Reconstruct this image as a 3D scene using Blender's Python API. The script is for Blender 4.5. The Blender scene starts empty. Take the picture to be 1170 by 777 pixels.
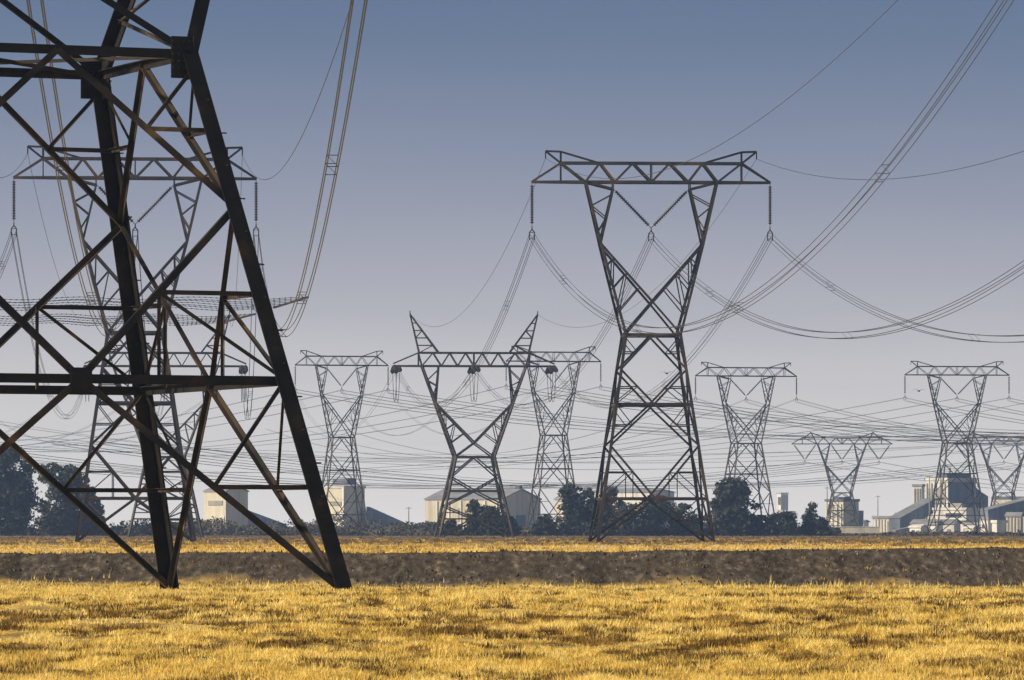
import bpy, bmesh, math, random
import numpy as np
from mathutils import Vector, Matrix

R = math.radians
SC = bpy.context.scene
COL = SC.collection
random.seed(7)

# ------------------------------------------------------------------ camera, sky, sun, exposure
F = 6200.0          # focal length in photo pixels (photo is 1170 wide)
HZ = 604.0          # photo row of the horizon
EYE = 1.2           # camera height
cam_d = bpy.data.cameras.new('camera')
cam = bpy.data.objects.new('camera', cam_d)
COL.objects.link(cam)
cam.location = (0, 0, EYE)
cam.rotation_euler = (R(90), 0, 0)
cam_d.sensor_width = 36.0
cam_d.lens = 36.0 * F / 1170.0
cam_d.shift_y = (HZ - 388.5) / 1170.0
cam_d.clip_start = 1.0
cam_d.clip_end = 40000.0
SC.camera = cam

SUN_EL, SUN_AZ = 28.0, 252.0       # azimuth from +Y clockwise: from the left, slightly on the viewer's side
sd = Vector((math.sin(R(SUN_AZ)) * math.cos(R(SUN_EL)), math.cos(R(SUN_AZ)) * math.cos(R(SUN_EL)), math.sin(R(SUN_EL))))
sun_d = bpy.data.lights.new('sun', 'SUN')
sun_d.energy = 5.0
sun_d.angle = R(0.5)
sun_d.color = (1.0, 0.84, 0.62)
sun = bpy.data.objects.new('sun', sun_d)
COL.objects.link(sun)
sun.rotation_euler = sd.to_track_quat('Z', 'Y').to_euler()
sun.location = (-80, 60, 120)

w = bpy.data.worlds.new('World')
SC.world = w
w.use_nodes = True
nt = w.node_tree
nt.nodes.clear()
N = nt.nodes.new
out = N('ShaderNodeOutputWorld')
sky = N('ShaderNodeTexSky')
sky.sky_type = 'NISHITA'
sky.sun_disc = False
sky.sun_elevation = R(SUN_EL)
sky.sun_rotation = R(SUN_AZ)
sky.air_density = 1.6
sky.dust_density = 0.8
bg1 = N('ShaderNodeBackground')
bg1.inputs[1].default_value = 0.052
nt.links.new(sky.outputs[0], bg1.inputs[0])
tc = N('ShaderNodeTexCoord')
sx = N('ShaderNodeSeparateXYZ')
nt.links.new(tc.outputs['Generated'], sx.inputs[0])
mr = N('ShaderNodeMapRange')
mr.inputs[1].default_value = 0.0
mr.inputs[2].default_value = 0.1
nt.links.new(sx.outputs[2], mr.inputs[0])
ramp = N('ShaderNodeValToRGB')
SKY = [(0.0, (.92, .85, .78)), (.10, (.84, .78, .72)), (.25, (.63, .60, .585)), (.40, (.43, .424, .458)), (.58, (.285, .302, .372)),
       (.75, (.192, .226, .315)), (.90, (.132, .178, .273)), (1.0, (.108, .156, .256))]
el = ramp.color_ramp.elements
while len(el) < len(SKY):
    el.new(0.5)
for e, (p, c) in zip(el, SKY):
    e.position = p
    e.color = (*c, 1)
sn = N('ShaderNodeTexNoise'); sn.inputs['Scale'].default_value = 9.0; sn.inputs['Detail'].default_value = 3.0
smap = N('ShaderNodeMapping'); smap.inputs['Scale'].default_value = (1, 1, 7)
nt.links.new(tc.outputs['Generated'], smap.inputs[0]); nt.links.new(smap.outputs[0], sn.inputs['Vector'])
sm = N('ShaderNodeMath'); sm.operation = 'MULTIPLY_ADD'; sm.inputs[1].default_value = .07; sm.inputs[2].default_value = -.035
nt.links.new(sn.outputs['Fac'], sm.inputs[0])
sa = N('ShaderNodeMath'); sa.operation = 'ADD'
nt.links.new(mr.outputs[0], sa.inputs[0]); nt.links.new(sm.outputs[0], sa.inputs[1])
nt.links.new(sa.outputs[0], ramp.inputs[0])
bg2 = N('ShaderNodeBackground')
bg2.inputs[1].default_value = 0.95
nt.links.new(ramp.outputs[0], bg2.inputs[0])
mr2 = N('ShaderNodeMapRange')      # the smoggy band near the horizon gives way to the clear sky overhead
mr2.inputs[1].default_value = 0.10
mr2.inputs[2].default_value = 0.17
nt.links.new(sx.outputs[2], mr2.inputs[0])
mx = N('ShaderNodeMixShader')
nt.links.new(mr2.outputs[0], mx.inputs[0])
nt.links.new(bg2.outputs[0], mx.inputs[1])
nt.links.new(bg1.outputs[0], mx.inputs[2])
nt.links.new(mx.outputs[0], out.inputs[0])

SC.view_settings.view_transform = 'Standard'
SC.view_settings.look = 'None'
SC.view_settings.exposure = 0.30
SC.view_settings.gamma = 1.0
SC.render.engine = 'CYCLES'
SC.cycles.volume_bounces = 0
SC.cycles.max_bounces = 5

# ------------------------------------------------------------------ helpers
def at(px, py, D):
    return Vector(((px - 585.0) * D / F, D, EYE - (py - HZ) * D / F))

def gx(px, D):
    return (px - 585.0) * D / F

class MB:
    """collects beams, boxes and sheets that belong to ONE part"""
    def __init__(self):
        self.v, self.f = [], []
    def add(self, vs, fs):
        n = len(self.v)
        self.v += [tuple(p) for p in vs]
        self.f += [tuple(i + n for i in q) for q in fs]
    def beam(self, p, q, wd, ref=None, prof='L', t=None):
        p, q = Vector(p), Vector(q)
        d = (q - p)
        if d.length < 1e-6:
            return
        d.normalize()
        ref = Vector(ref) if ref is not None else Vector((0.31, 0.95, 0.11))
        a = ref - d * ref.dot(d)
        if a.length < 1e-4:
            a = Vector((1, 0, 0)) - d * d.x
            if a.length < 1e-3:
                a = Vector((0, 1, 0)) - d * d.y
        a.normalize()
        b = d.cross(a)
        if prof == 'box':
            h = wd / 2
            pr = [(-h, -h), (h, -h), (h, h), (-h, h)]
            U, V = a, b
        elif prof == 'L':           # angle iron: corner outward, two flanges inward
            t = t or wd * 0.12
            U = (-a + b).normalized()
            V = (-a - b).normalized()
            s = wd * 0.33
            pr = [(-s, -s), (wd - s, -s), (wd - s, t - s), (t - s, t - s), (t - s, wd - s), (-s, wd - s)]
        elif prof == 'F':           # angle iron laid with one flange in the face
            t = t or wd * 0.12
            U, V = b, -a
            s = wd * 0.5
            pr = [(-s, 0), (wd - s, 0), (wd - s, t), (t - s, t), (t - s, wd * .8), (-s, wd * .8)]
        vs = [p + U * x + V * y for x, y in pr] + [q + U * x + V * y for x, y in pr]
        n = len(pr)
        fs = [(i, (i + 1) % n, n + (i + 1) % n, n + i) for i in range(n)]
        fs += [tuple(reversed(range(n))), tuple(range(n, 2 * n))]
        self.add(vs, fs)
    def box(self, c, s, rz=0.0, axes=None):
        c = Vector(c)
        if axes is None:
            X = Vector((math.cos(rz), math.sin(rz), 0)); Y = Vector((-math.sin(rz), math.cos(rz), 0)); Z = Vector((0, 0, 1))
        else:
            X, Y, Z = axes
        vs = [c + X * (sx_ * s[0] / 2) + Y * (sy_ * s[1] / 2) + Z * (sz_ * s[2] / 2) for sz_ in (-1, 1) for sx_, sy_ in ((-1, -1), (1, -1), (1, 1), (-1, 1))]
        self.add(vs, [(3, 2, 1, 0), (4, 5, 6, 7), (0, 1, 5, 4), (1, 2, 6, 5), (2, 3, 7, 6), (3, 0, 4, 7)])
    def prism(self, pts, ext):
        """pts: loop of points, ext: extrusion vector"""
        n = len(pts)
        vs = [Vector(p) for p in pts] + [Vector(p) + Vector(ext) for p in pts]
        fs = [(i, (i + 1) % n, n + (i + 1) % n, n + i) for i in range(n)] + [tuple(reversed(range(n))), tuple(range(n, 2 * n))]
        self.add(vs, fs)
    def lathe(self, p, q, prof, seg=8):
        """prof: list of (t along p-q in metres, radius)"""
        p, q = Vector(p), Vector(q)
        d = (q - p).normalized()
        a = d.orthogonal().normalized(); b = d.cross(a)
        vs, fs = [], []
        for t, r in prof:
            for k in range(seg):
                an = 2 * math.pi * k / seg
                vs.append(p + d * t + a * (r * math.cos(an)) + b * (r * math.sin(an)))
        for i in range(len(prof) - 1):
            for k in range(seg):
                k2 = (k + 1) % seg
                fs.append((i * seg + k, i * seg + k2, (i + 1) * seg + k2, (i + 1) * seg + k))
        self.add(vs, fs)
    def tube(self, pts, r, seg=5):
        pts = [Vector(p) for p in pts]
        vs, fs = [], []
        for i, p in enumerate(pts):
            d = (pts[min(i + 1, len(pts) - 1)] - pts[max(i - 1, 0)]).normalized()
            a = d.cross(Vector((0, 0, 1)))
            a = a.normalized() if a.length > 1e-3 else d.orthogonal().normalized()
            b = d.cross(a)
            rr = r(i / (len(pts) - 1)) if callable(r) else r
            for k in range(seg):
                an = 2 * math.pi * k / seg
                vs.append(p + a * (rr * math.cos(an)) + b * (rr * math.sin(an)))
        for i in range(len(pts) - 1):
            for k in range(seg):
                k2 = (k + 1) % seg
                fs.append((i * seg + k, i * seg + k2, (i + 1) * seg + k2, (i + 1) * seg + k))
        fs += [tuple(range(seg)), tuple(reversed(range((len(pts) - 1) * seg, len(pts) * seg)))]
        self.add(vs, fs)
    def mesh(self, name, mat, smooth=False):
        me = bpy.data.meshes.new(name)
        me.from_pydata(self.v, [], self.f)
        me.materials.append(mat)
        if smooth:
            me.shade_smooth()
        me.update()
        return me
    def build(self, name, mat, parent=None, smooth=False):
        o = bpy.data.objects.new(name, self.mesh(name, mat, smooth))
        COL.objects.link(o)
        if parent is not None:
            o.parent = parent
        return o

def tag(o, label=None, cat=None, group=None, kind=None):
    if label: o['label'] = label
    if cat: o['category'] = cat
    if group: o['group'] = group
    if kind: o['kind'] = kind
    return o

def empty(name, loc, rz=0.0):
    o = bpy.data.objects.new(name, None)
    COL.objects.link(o)
    o.location = loc
    o.rotation_euler = (0, 0, rz)
    o.empty_display_size = 1.0
    return o

def copy_tree(o, parent=None):
    c = o.copy()
    COL.objects.link(c)
    c.parent = parent
    for ch in list(o.children):
        copy_tree(ch, c)
    return c

# numpy value noise
_rng = np.random.default_rng(11)
_LAT = _rng.random((256, 256)).astype(np.float32)
def vnoise(x, y):
    xi = np.floor(x).astype(int); yi = np.floor(y).astype(int)
    fx = x - xi; fy = y - yi
    fx = fx * fx * (3 - 2 * fx); fy = fy * fy * (3 - 2 * fy)
    a = _LAT[xi & 255, yi & 255]; b = _LAT[(xi + 1) & 255, yi & 255]
    c = _LAT[xi & 255, (yi + 1) & 255]; d = _LAT[(xi + 1) & 255, (yi + 1) & 255]
    return (a * (1 - fx) + b * fx) * (1 - fy) + (c * (1 - fx) + d * fx) * fy
def fbm(x, y, o=4):
    s = 0; amp = 1.0; tot = 0
    for k in range(o):
        s = s + amp * vnoise(x * 2 ** k + 17.3 * k, y * 2 ** k + 5.1 * k); tot += amp; amp *= .5
    return s / tot

# ------------------------------------------------------------------ materials
def mat(name, c1, c2=None, scale=2.0, rough=.8, metal=0.0, detail=4.0, bump=0.0, stretch=None, c3=None, spec=.3, coords='Object', lo=.38, hi=.62):
    m = bpy.data.materials.new(name)
    m.use_nodes = True
    t = m.node_tree
    b = t.nodes['Principled BSDF']
    b.inputs['Roughness'].default_value = rough
    b.inputs['Metallic'].default_value = metal
    b.inputs['Specular IOR Level'].default_value = spec
    if c2 is None:
        c2 = tuple(x * .8 for x in c1)
    n = t.nodes.new('ShaderNodeTexNoise')
    n.inputs['Scale'].default_value = scale
    n.inputs['Detail'].default_value = detail
    co = t.nodes.new('ShaderNodeTexCoord')
    if stretch:
        mp = t.nodes.new('ShaderNodeMapping')
        mp.inputs['Scale'].default_value = stretch
        t.links.new(co.outputs[coords], mp.inputs[0])
        t.links.new(mp.outputs[0], n.inputs['Vector'])
    else:
        t.links.new(co.outputs[coords], n.inputs['Vector'])
    r = t.nodes.new('ShaderNodeValToRGB')
    r.color_ramp.elements[0].position = lo; r.color_ramp.elements[0].color = (*c1, 1)
    r.color_ramp.elements[1].position = hi; r.color_ramp.elements[1].color = (*c2, 1)
    if c3:
        e = r.color_ramp.elements.new((hi + 1) / 2); e.color = (*c3, 1)
    t.links.new(n.outputs['Fac'], r.inputs[0])
    t.links.new(r.outputs[0], b.inputs['Base Color'])
    if bump:
        bp = t.nodes.new('ShaderNodeBump')
        bp.inputs['Strength'].default_value = bump
        t.links.new(n.outputs['Fac'], bp.inputs['Height'])
        t.links.new(bp.outputs[0], b.inputs['Normal'])
    return m

M = {}
M['steel'] = mat('weathered_steel', (.007, .0065, .0065), (.019, .014, .011), 1.6, .62, .25, 6, .15, c3=(.07, .038, .018))
M['brace'] = mat('rusty_sunlit_brace_steel', (.010, .009, .008), (.055, .038, .024), .9, .7, .1, 6, .2, c3=(.34, .21, .10))  # rust, with its brightest tan also painting in sunlit brace faces
M['steel2'] = mat('grey_brown_steel', (.020, .018, .018), (.055, .040, .028), .35, .65, .2, 6, 0, c3=(.17, .085, .035), hi=.60)
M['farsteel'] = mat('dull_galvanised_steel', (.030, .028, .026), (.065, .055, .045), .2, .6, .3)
M['disc'] = mat('brown_porcelain', (.03, .022, .02), (.05, .03, .025), 3, .35)
M['wire'] = mat('aluminium_cable', (.035, .036, .04), (.06, .06, .065), 1, .55, .3)
M['cream'] = mat('cream_cladding', (.46, .43, .34), (.66, .62, .50), .55, .8, stretch=(1, 1, .09), lo=.3, hi=.55)
M['white'] = mat('white_cladding', (.54, .54, .53), (.76, .75, .72), .55, .8, stretch=(1, 1, .09), lo=.3, hi=.55)
M['greypanel'] = mat('grey_blue_cladding_and_shade', (.15, .18, .25), (.23, .26, .34), .6, .75, stretch=(1, 1, .09))  # conveyor and annex sheeting, also the painted shade on the station wall
M['roof'] = mat('grey_sheet_roof', (.24, .24, .26), (.33, .33, .34), .3, .7)
M['darkroof'] = mat('dark_sheet_roof', (.11, .12, .15), (.15, .16, .19), .3, .7)
M['opening'] = mat('dark_opening', (.06, .065, .08), (.09, .09, .1), .5, .4)
M['vent'] = mat('louvre_grey', (.27, .26, .23), (.33, .32, .28), .5, .6)
M['bark'] = mat('bark', (.06, .045, .035), (.11, .085, .065), .8, .9)
M['mound'] = mat('coal_spoil', (.05, .05, .055), (.085, .08, .08), .1, .95)

def leaf_mat(name, a, b):
    m = mat(name, a, b, .45, .75, spec=.15)
    return m
M['leaf'] = leaf_mat('blue_green_leaves', (.022, .029, .026), (.070, .074, .055))
M['leaf2'] = leaf_mat('olive_leaves', (.030, .034, .025), (.085, .080, .052))
M['scrub'] = mat('dry_scrub', (.045, .043, .036), (.13, .11, .08), .16, .9)

# straw blades: each blade its own shade, through a colour attribute of the plant itself
def straw_mat():
    m = bpy.data.materials.new('dry_straw_grass')
    m.use_nodes = True
    t = m.node_tree
    b = t.nodes['Principled BSDF']
    b.inputs['Roughness'].default_value = .55
    b.inputs['Specular IOR Level'].default_value = .25
    g = t.nodes.new('ShaderNodeAttribute'); g.attribute_name = 'tone'; g.attribute_type = 'GEOMETRY'
    r = t.nodes.new('ShaderNodeValToRGB')
    e = r.color_ramp.elements
    e[0].position = 0; e[0].color = (.075, .042, .014, 1)
    e[1].position = 1; e[1].color = (.97, .77, .27, 1)
    x = e.new(.3); x.color = (.36, .22, .05, 1)
    x = e.new(.65); x.color = (.84, .61, .145, 1)
    t.links.new(g.outputs['Fac'], r.inputs[0])
    t.links.new(r.outputs[0], b.inputs['Base Color'])
    tr = t.nodes.new('ShaderNodeBsdfTranslucent')
    t.links.new(r.outputs[0], tr.inputs[0])
    ms = t.nodes.new('ShaderNodeMixShader'); ms.inputs[0].default_value = .42
    t.links.new(b.outputs[0], ms.inputs[1]); t.links.new(tr.outputs[0], ms.inputs[2])
    t.links.new(ms.outputs[0], t.nodes['Material Output'].inputs[0])
    return m
M['straw'] = straw_mat()

# ------------------------------------------------------------------ the ground: one sheet with a low earth bank across it
BANK0, BANK1, BANK2 = 139.0, 143.2, 165.0
def ground_z(x, y):
    x = np.asarray(x, float); y = np.asarray(y, float)
    near = np.clip((139 - y) / 10, 0, 1)
    dip = -.30 * np.clip((y - 96) / 34, 0, 1) * np.clip((143 - y) / 3, 0, 1)
    hum = np.clip((y - 37) / 5, 0, 1) * np.clip((100 - y) / 16, 0, 1)
    z = hum * (  .10 * np.abs(fbm(x * .75 + 20, y * .30 + 41, 3) - .5) + .05 * (fbm(x * 2.4, y * 1.0 + 5, 2) - .5))
    dip = dip + z
    z = dip + near * (.11 * (fbm(x * .5 + 50, y * .13 + 9, 3) - .5) + .07 * (fbm(x * 1.5, y * .55, 3) - .5) + .04 * (fbm(x * 4, y * 2.2, 2) - .5))
    by = y + 3.6 * (fbm(x * .10 + 3, y * 0 + 4.2, 3) - .5)
    up = np.clip((by - BANK0) / (BANK1 - BANK0), 0, 1)
    dn = np.clip((BANK2 - by) / (BANK2 - BANK1), 0, 1)
    hgt = .585 + .14 * (fbm(x * .05 + 8, y * 0 + 2.7, 3) - .5) + .13 * (fbm(x * .45 + 28, y * 0 + 6.7, 4) - .5) + .04 * np.clip(x / 12, -1, 1)
    prof = np.where(by < BANK1, np.power(up, .85), dn * dn * (3 - 2 * dn))
    rill = .30 * np.sin(np.pi * np.clip(up, 0, 1)) * np.minimum(fbm(x * .8 + 31, y * .05, 3) - .5, .06)
    clod = (.07 * (fbm(x * 2.2, y * 1.1, 4) - .5) + .05 * (fbm(x * 6, y * 3, 3) - .5)) * np.clip(up * 6, 0, 1) * np.clip(dn * 3, 0, 1) * (1 - .5 * (up < 1))
    far = np.clip((y - 175) / 60, 0, 1)
    z = z + hgt * prof + rill + clod + far * (.10 * (fbm(x * .06, y * .03, 3) - .5))
    return z

def build_ground():
    ys = np.concatenate([np.linspace(-60, 36, 12), np.arange(37, 136, .20), np.arange(136, 148, .06), np.arange(148, 260, 1.2), np.geomspace(260, 1300, 120), np.geomspace(1400, 16000, 25)])
    tt = np.linspace(-1, 1, 241)
    side = np.concatenate([-np.geomspace(1, 60, 14)[::-1], tt[1:-1], np.geomspace(1, 60, 14)])
    half = np.maximum(np.abs(ys), 40) * .125
    X = side[None, :] * half[:, None]
    Y = np.repeat(ys[:, None], len(side), 1)
    Z = ground_z(X, Y)
    V = np.stack([X, Y, Z], -1).reshape(-1, 3).astype(np.float32)
    nr, nc = X.shape
    i = np.arange(nr - 1)[:, None] * nc + np.arange(nc - 1)[None, :]
    Q = np.stack([i, i + 1, i + nc + 1, i + nc], -1).reshape(-1, 4).astype(np.int32)
    me = bpy.data.meshes.new('ground')
    me.vertices.add(len(V)); me.vertices.foreach_set('co', V.ravel())
    me.loops.add(Q.size); me.loops.foreach_set('vertex_index', Q.ravel())
    me.polygons.add(len(Q)); me.polygons.foreach_set('loop_start', np.arange(0, Q.size, 4, dtype=np.int32))
    me.update(calc_edges=True)
    me.shade_smooth()
    o = bpy.data.objects.new('ground', me)
    COL.objects.link(o)
    # soil where the bank was pushed up, straw litter elsewhere
    m = bpy.data.materials.new('field_soil_and_straw'); m.use_nodes = True
    t = m.node_tree; b = t.nodes['Principled BSDF']
    b.inputs['Roughness'].default_value = .95; b.inputs['Specular IOR Level'].default_value = .1
    L = t.links.new
    co = t.nodes.new('ShaderNodeTexCoord')
    def noise(scale, st=(1, 1, 1), d=5):
        mp = t.nodes.new('ShaderNodeMapping'); mp.inputs['Scale'].default_value = st
        L(co.outputs['Object'], mp.inputs[0])
        n = t.nodes.new('ShaderNodeTexNoise'); n.inputs['Scale'].default_value = scale; n.inputs['Detail'].default_value = d
        L(mp.outputs[0], n.inputs['Vector']); return n.outputs['Fac']
    def rampc(fac, stops):
        r = t.nodes.new('ShaderNodeValToRGB'); e = r.color_ramp.elements
        while len(e) < len(stops): e.new(.5)
        for q, (p, c) in zip(e, stops): q.position = p; q.color = (*c, 1)
        L(fac, r.inputs[0]); return r.outputs[0]
    def math_(op, a, bb=None, clamp=False):
        n = t.nodes.new('ShaderNodeMath'); n.operation = op; n.use_clamp = clamp
        for k, s in enumerate((a, bb)):
            if s is None: continue
            if isinstance(s, (int, float)): n.inputs[k].default_value = s
            else: L(s, n.inputs[k])
        return n.outputs[0]
    def mixc(f, a, bb):
        n = t.nodes.new('ShaderNodeMix'); n.data_type = 'RGBA'
        L(f, n.inputs['Factor']); L(a, n.inputs['A']); L(bb, n.inputs['B']); return n.outputs['Result']
    sp = t.nodes.new('ShaderNodeSeparateXYZ'); L(co.outputs['Object'], sp.inputs[0])
    y = sp.outputs[1]
    litter = rampc(noise(1.4, (1, .5, 1)), [(.3, (.20, .125, .045)), (.5, (.45, .31, .10)), (.68, (.68, .49, .17))])
    soil = rampc(noise(5.5, (1, .16, 1.3), 12), [(.28, (.030, .025, .020)), (.42, (.064, .052, .040)), (.57, (.096, .077, .060)), (.70, (.20, .165, .13))])
    farst = rampc(noise(.10, (1, .35, 1), 6), [(.32, (.52, .37, .16)), (.5, (.76, .57, .25)), (.7, (.88, .68, .33))])
    farbr = rampc(noise(.12, (1, .3, 1), 8), [(.30, (.11, .078, .05)), (.5, (.20, .138, .080)), (.70, (.36, .25, .125))])
    yn = math_('ADD', y, math_('MULTIPLY', math_('SUBTRACT', noise(.35, (1, .3, 1), 5), .5), 5.0))
    gul = rampc(noise(1.1, (1, .02, .12), 4), [(.36, (.55, .55, .55)), (.46, (1, 1, 1))])
    nm_ = t.nodes.new('ShaderNodeMix'); nm_.data_type = 'RGBA'; nm_.blend_type = 'MULTIPLY'; nm_.inputs['Factor'].default_value = .8
    L(soil, nm_.inputs['A']); L(gul, nm_.inputs['B']); soil = nm_.outputs['Result']
    s1 = math_('MULTIPLY', math_('SUBTRACT', yn, 138.9), .9, True)
    c = mixc(s1, litter, soil)
    yn2 = math_('ADD', y, math_('MULTIPLY', math_('SUBTRACT', noise(.06, (1, .2, 1), 4), .5), 60.0))
    s2 = math_('MULTIPLY', math_('SUBTRACT', yn2, 190.0), .03, True)
    c = mixc(s2, c, farst)
    yn3 = math_('ADD', y, math_('MULTIPLY', math_('SUBTRACT', noise(.03, (1, .2, 1), 5), .5), 260.0))
    s3 = math_('MULTIPLY', math_('SUBTRACT', yn3, 380.0), .014, True)
    c = mixc(s3, c, farbr)
    L(c, b.inputs['Base Color'])
    bp = t.nodes.new('ShaderNodeBump'); bp.inputs['Strength'].default_value = .45; bp.inputs['Distance'].default_value = .08
    L(noise(5, (1, .22, 1.2), 7), bp.inputs['Height']); L(bp.outputs[0], b.inputs['Normal'])
    me.materials.append(m)
    return tag(o, 'dry field crossed by a low dark bank of turned earth', None, None, 'structure')
build_ground()

def tri_cloud(name, V, tone, material):
    """V: n x 3 x 3 triangles, tone: n"""
    n = len(V)
    me = bpy.data.meshes.new(name)
    me.vertices.add(n * 3); me.vertices.foreach_set('co', V.astype(np.float32).ravel())
    me.loops.add(n * 3); me.loops.foreach_set('vertex_index', np.arange(n * 3, dtype=np.int32))
    me.polygons.add(n); me.polygons.foreach_set('loop_start', np.arange(0, n * 3, 3, dtype=np.int32))
    me.update(calc_edges=True)
    if tone is not None:
        a = me.attributes.new('tone', 'FLOAT', 'FACE')
        a.data.foreach_set('value', tone.astype(np.float32))
    me.materials.append(material)
    o = bpy.data.objects.new(name, me)
    COL.objects.link(o)
    return o

def grass(name, n, y0, y1, seed, hmin, hmax, wk, cover, tone_shift=0.0, power=1.0, wide=.112, lean=.45):
    r = np.random.default_rng(seed)
    u = r.random(n)
    y = 1.0 / (1 / y0 + (1 / y1 - 1 / y0) * u ** power)
    x = (r.random(n) * 2 - 1) * y * wide
    cl = fbm(x * 1.1 + 40, y * .42 + 13, 3)              # tufts
    sw = fbm(x * .22 + 7, y * .045 + 70, 3)              # broad swathes of thicker and thinner sward
    keep = r.random(n) < np.clip((cl - .40 + (sw - .5) * .9 + cover) * 6, .22, 1)
    x, y, cl, sw = x[keep], y[keep], cl[keep], sw[keep]
    n = len(x)
    z = ground_z(x, y)
    h = (hmin + (hmax - hmin) * r.random(n) ** 1.6) * (.55 + 1.0 * np.clip(cl - .25, 0, 1)) * (.8 + .5 * sw)
    wd = (.004 + wk * y) * (.6 + .8 * r.random(n))
    an = r.random(n) * 2 * np.pi
    la = r.random(n) * 2 * np.pi
    ll = h * lean * r.random(n) * 1.6
    dx, dy = np.cos(an) * wd, np.sin(an) * wd
    V = np.empty((n, 3, 3))
    V[:, 0] = np.stack([x - dx, y - dy, z - .02], 1)
    V[:, 1] = np.stack([x + dx, y + dy, z - .02], 1)
    c2 = fbm(x * 3.1 + 8, y * 1.0 + 19, 3)
    h = h * np.clip(.35 + 3.2 * (c2 - .32), .3, 1.9)
    h = h * np.clip(.55 + (y - 38) / 60, .55, 1)
    V[:, 2] = np.stack([x + np.cos(la) * ll + .12 * h, y + np.sin(la) * ll, z + h], 1)
    tone = np.clip(.60 + .7 * (fbm(x * .6 + 3, y * .2 + 90, 3) - .5) + 1.5 * (fbm(x * 3.1 + 8, y * 1.0 + 19, 3) - .48) * (1 - .65 * np.clip((y - 84) / 10, 0, 1)) + .25 * (r.random(n) - .5) + tone_shift - .25 * (r.random(n) < .12) - .50 * np.clip((y - 335 + 120 * (sw - .5)) / 100, 0, 1) + .30 * np.clip((y - 84) / 10, 0, 1) * (y < 200) - .50 * np.clip((y - 40) / 6, 0, 1) * np.clip((92 - y) / 8, 0, 1) * np.clip((fbm(x * 1.9 + 61, y * .42 + 2, 3) - .53) * 10, 0, 1), 0, 1)
    return tri_cloud(name, V, tone, M['straw'])

tag(grass('dry_grass', 700000, 36, 139.5, 3, .030, .070, .00013, .18, .12, lean=1.0), 'short golden dry grass covering the near field', 'grass', None, 'stuff')
tag(grass('bank_grass', 6500, 130, 140.2, 8, .05, .17, .00010, .02, .05, lean=.4), 'fringe of straw stalks along the foot of the earth bank', 'grass', None, 'stuff')
tag(grass('far_grass', 90000, 240, 900, 9, .03, .12, .00020, .05, .0, lean=.9), 'yellow brown grass of the field beyond the earth bank', 'grass', None, 'stuff')

def tufts(name, n, y0, y1, seed, nb, hmin, hmax, rad, lo, hi, thr, label, fq=.12):
    """tussocks: blades fanning out of one root"""
    r = np.random.default_rng(seed)
    y = 1.0 / (1 / y0 + (1 / y1 - 1 / y0) * r.random(n))
    x = (r.random(n) * 2 - 1) * y * .112
    band = fbm(x * fq + 3, y * fq * .4 + 33, 3) + .3 * (fbm(x * 2.1, y * .7 + 8, 2) - .5)
    k = band > thr
    x, y = x[k], y[k]; n = len(x)
    H = (hmin + (hmax - hmin) * r.random(n) ** 1.5); Rr = rad * (.5 + r.random(n)); T = lo + (hi - lo) * r.random(n)
    x = np.repeat(x, nb); y = np.repeat(y, nb); H = np.repeat(H, nb); Rr = np.repeat(Rr, nb); T = np.repeat(T, nb)
    m = len(x)
    an = r.random(m) * 2 * np.pi; q = r.random(m) ** .7
    bx, by = x + np.cos(an) * q * Rr, y + np.sin(an) * q * Rr
    z = ground_z(bx, by)
    h = H * np.clip(.62 + (y - 40) / 80, .62, 1) * (1.05 - .65 * q) * (.6 + .6 * r.random(m))
    out_ = (.25 + .8 * r.random(m)) * h * (.35 + q)
    wd = (.003 + .00011 * y) * (.6 + .8 * r.random(m))
    ta = r.random(m) * 2 * np.pi
    V = np.empty((m, 3, 3))
    V[:, 0] = np.stack([bx - np.cos(ta) * wd, by - np.sin(ta) * wd, z - .02], 1)
    V[:, 1] = np.stack([bx + np.cos(ta) * wd, by + np.sin(ta) * wd, z - .02], 1)
    V[:, 2] = np.stack([bx + np.cos(an) * out_, by + np.sin(an) * out_, z + h], 1)
    tone = np.clip(T + .22 * (r.random(m) - .5), 0, 1)
    return tag(tri_cloud(name, V, tone, M['straw']), label, 'grass', None, 'stuff')
tufts('grass_tussocks', 9000, 36, 137, 31, 34, .06, .15, .13, .55, .95, .38, 'pale golden tussocks standing in the near field')
tufts('brown_tussocks', 20000, 39, 98, 32, 40, .05, .14, .13, .0, .30, .572, 'dark brown tussocks among the golden grass', 1.3)
tufts('dark_tussock', 900, 92, 112, 34, 44, .08, .20, .25, .0, .35, .62, 'darker tussock patches near the far edge of the golden grass', .35)
tufts('bank_tussocks', 700, 137.0, 139.4, 36, 20, .04, .15, .20, .4, .9, .50, 'straw tussocks creeping up the foot of the earth bank', .5)
tufts('weed_tufts', 110, 139.5, 149, 37, 12, .04, .12, .10, .1, .5, .50, 'sparse weeds rooted on the earth bank', .4)
tufts('far_tussocks', 2600, 245, 620, 33, 22, .12, .35, .35, .25, .75, .40, 'tussocks dotted over the field beyond the bank')

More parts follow.
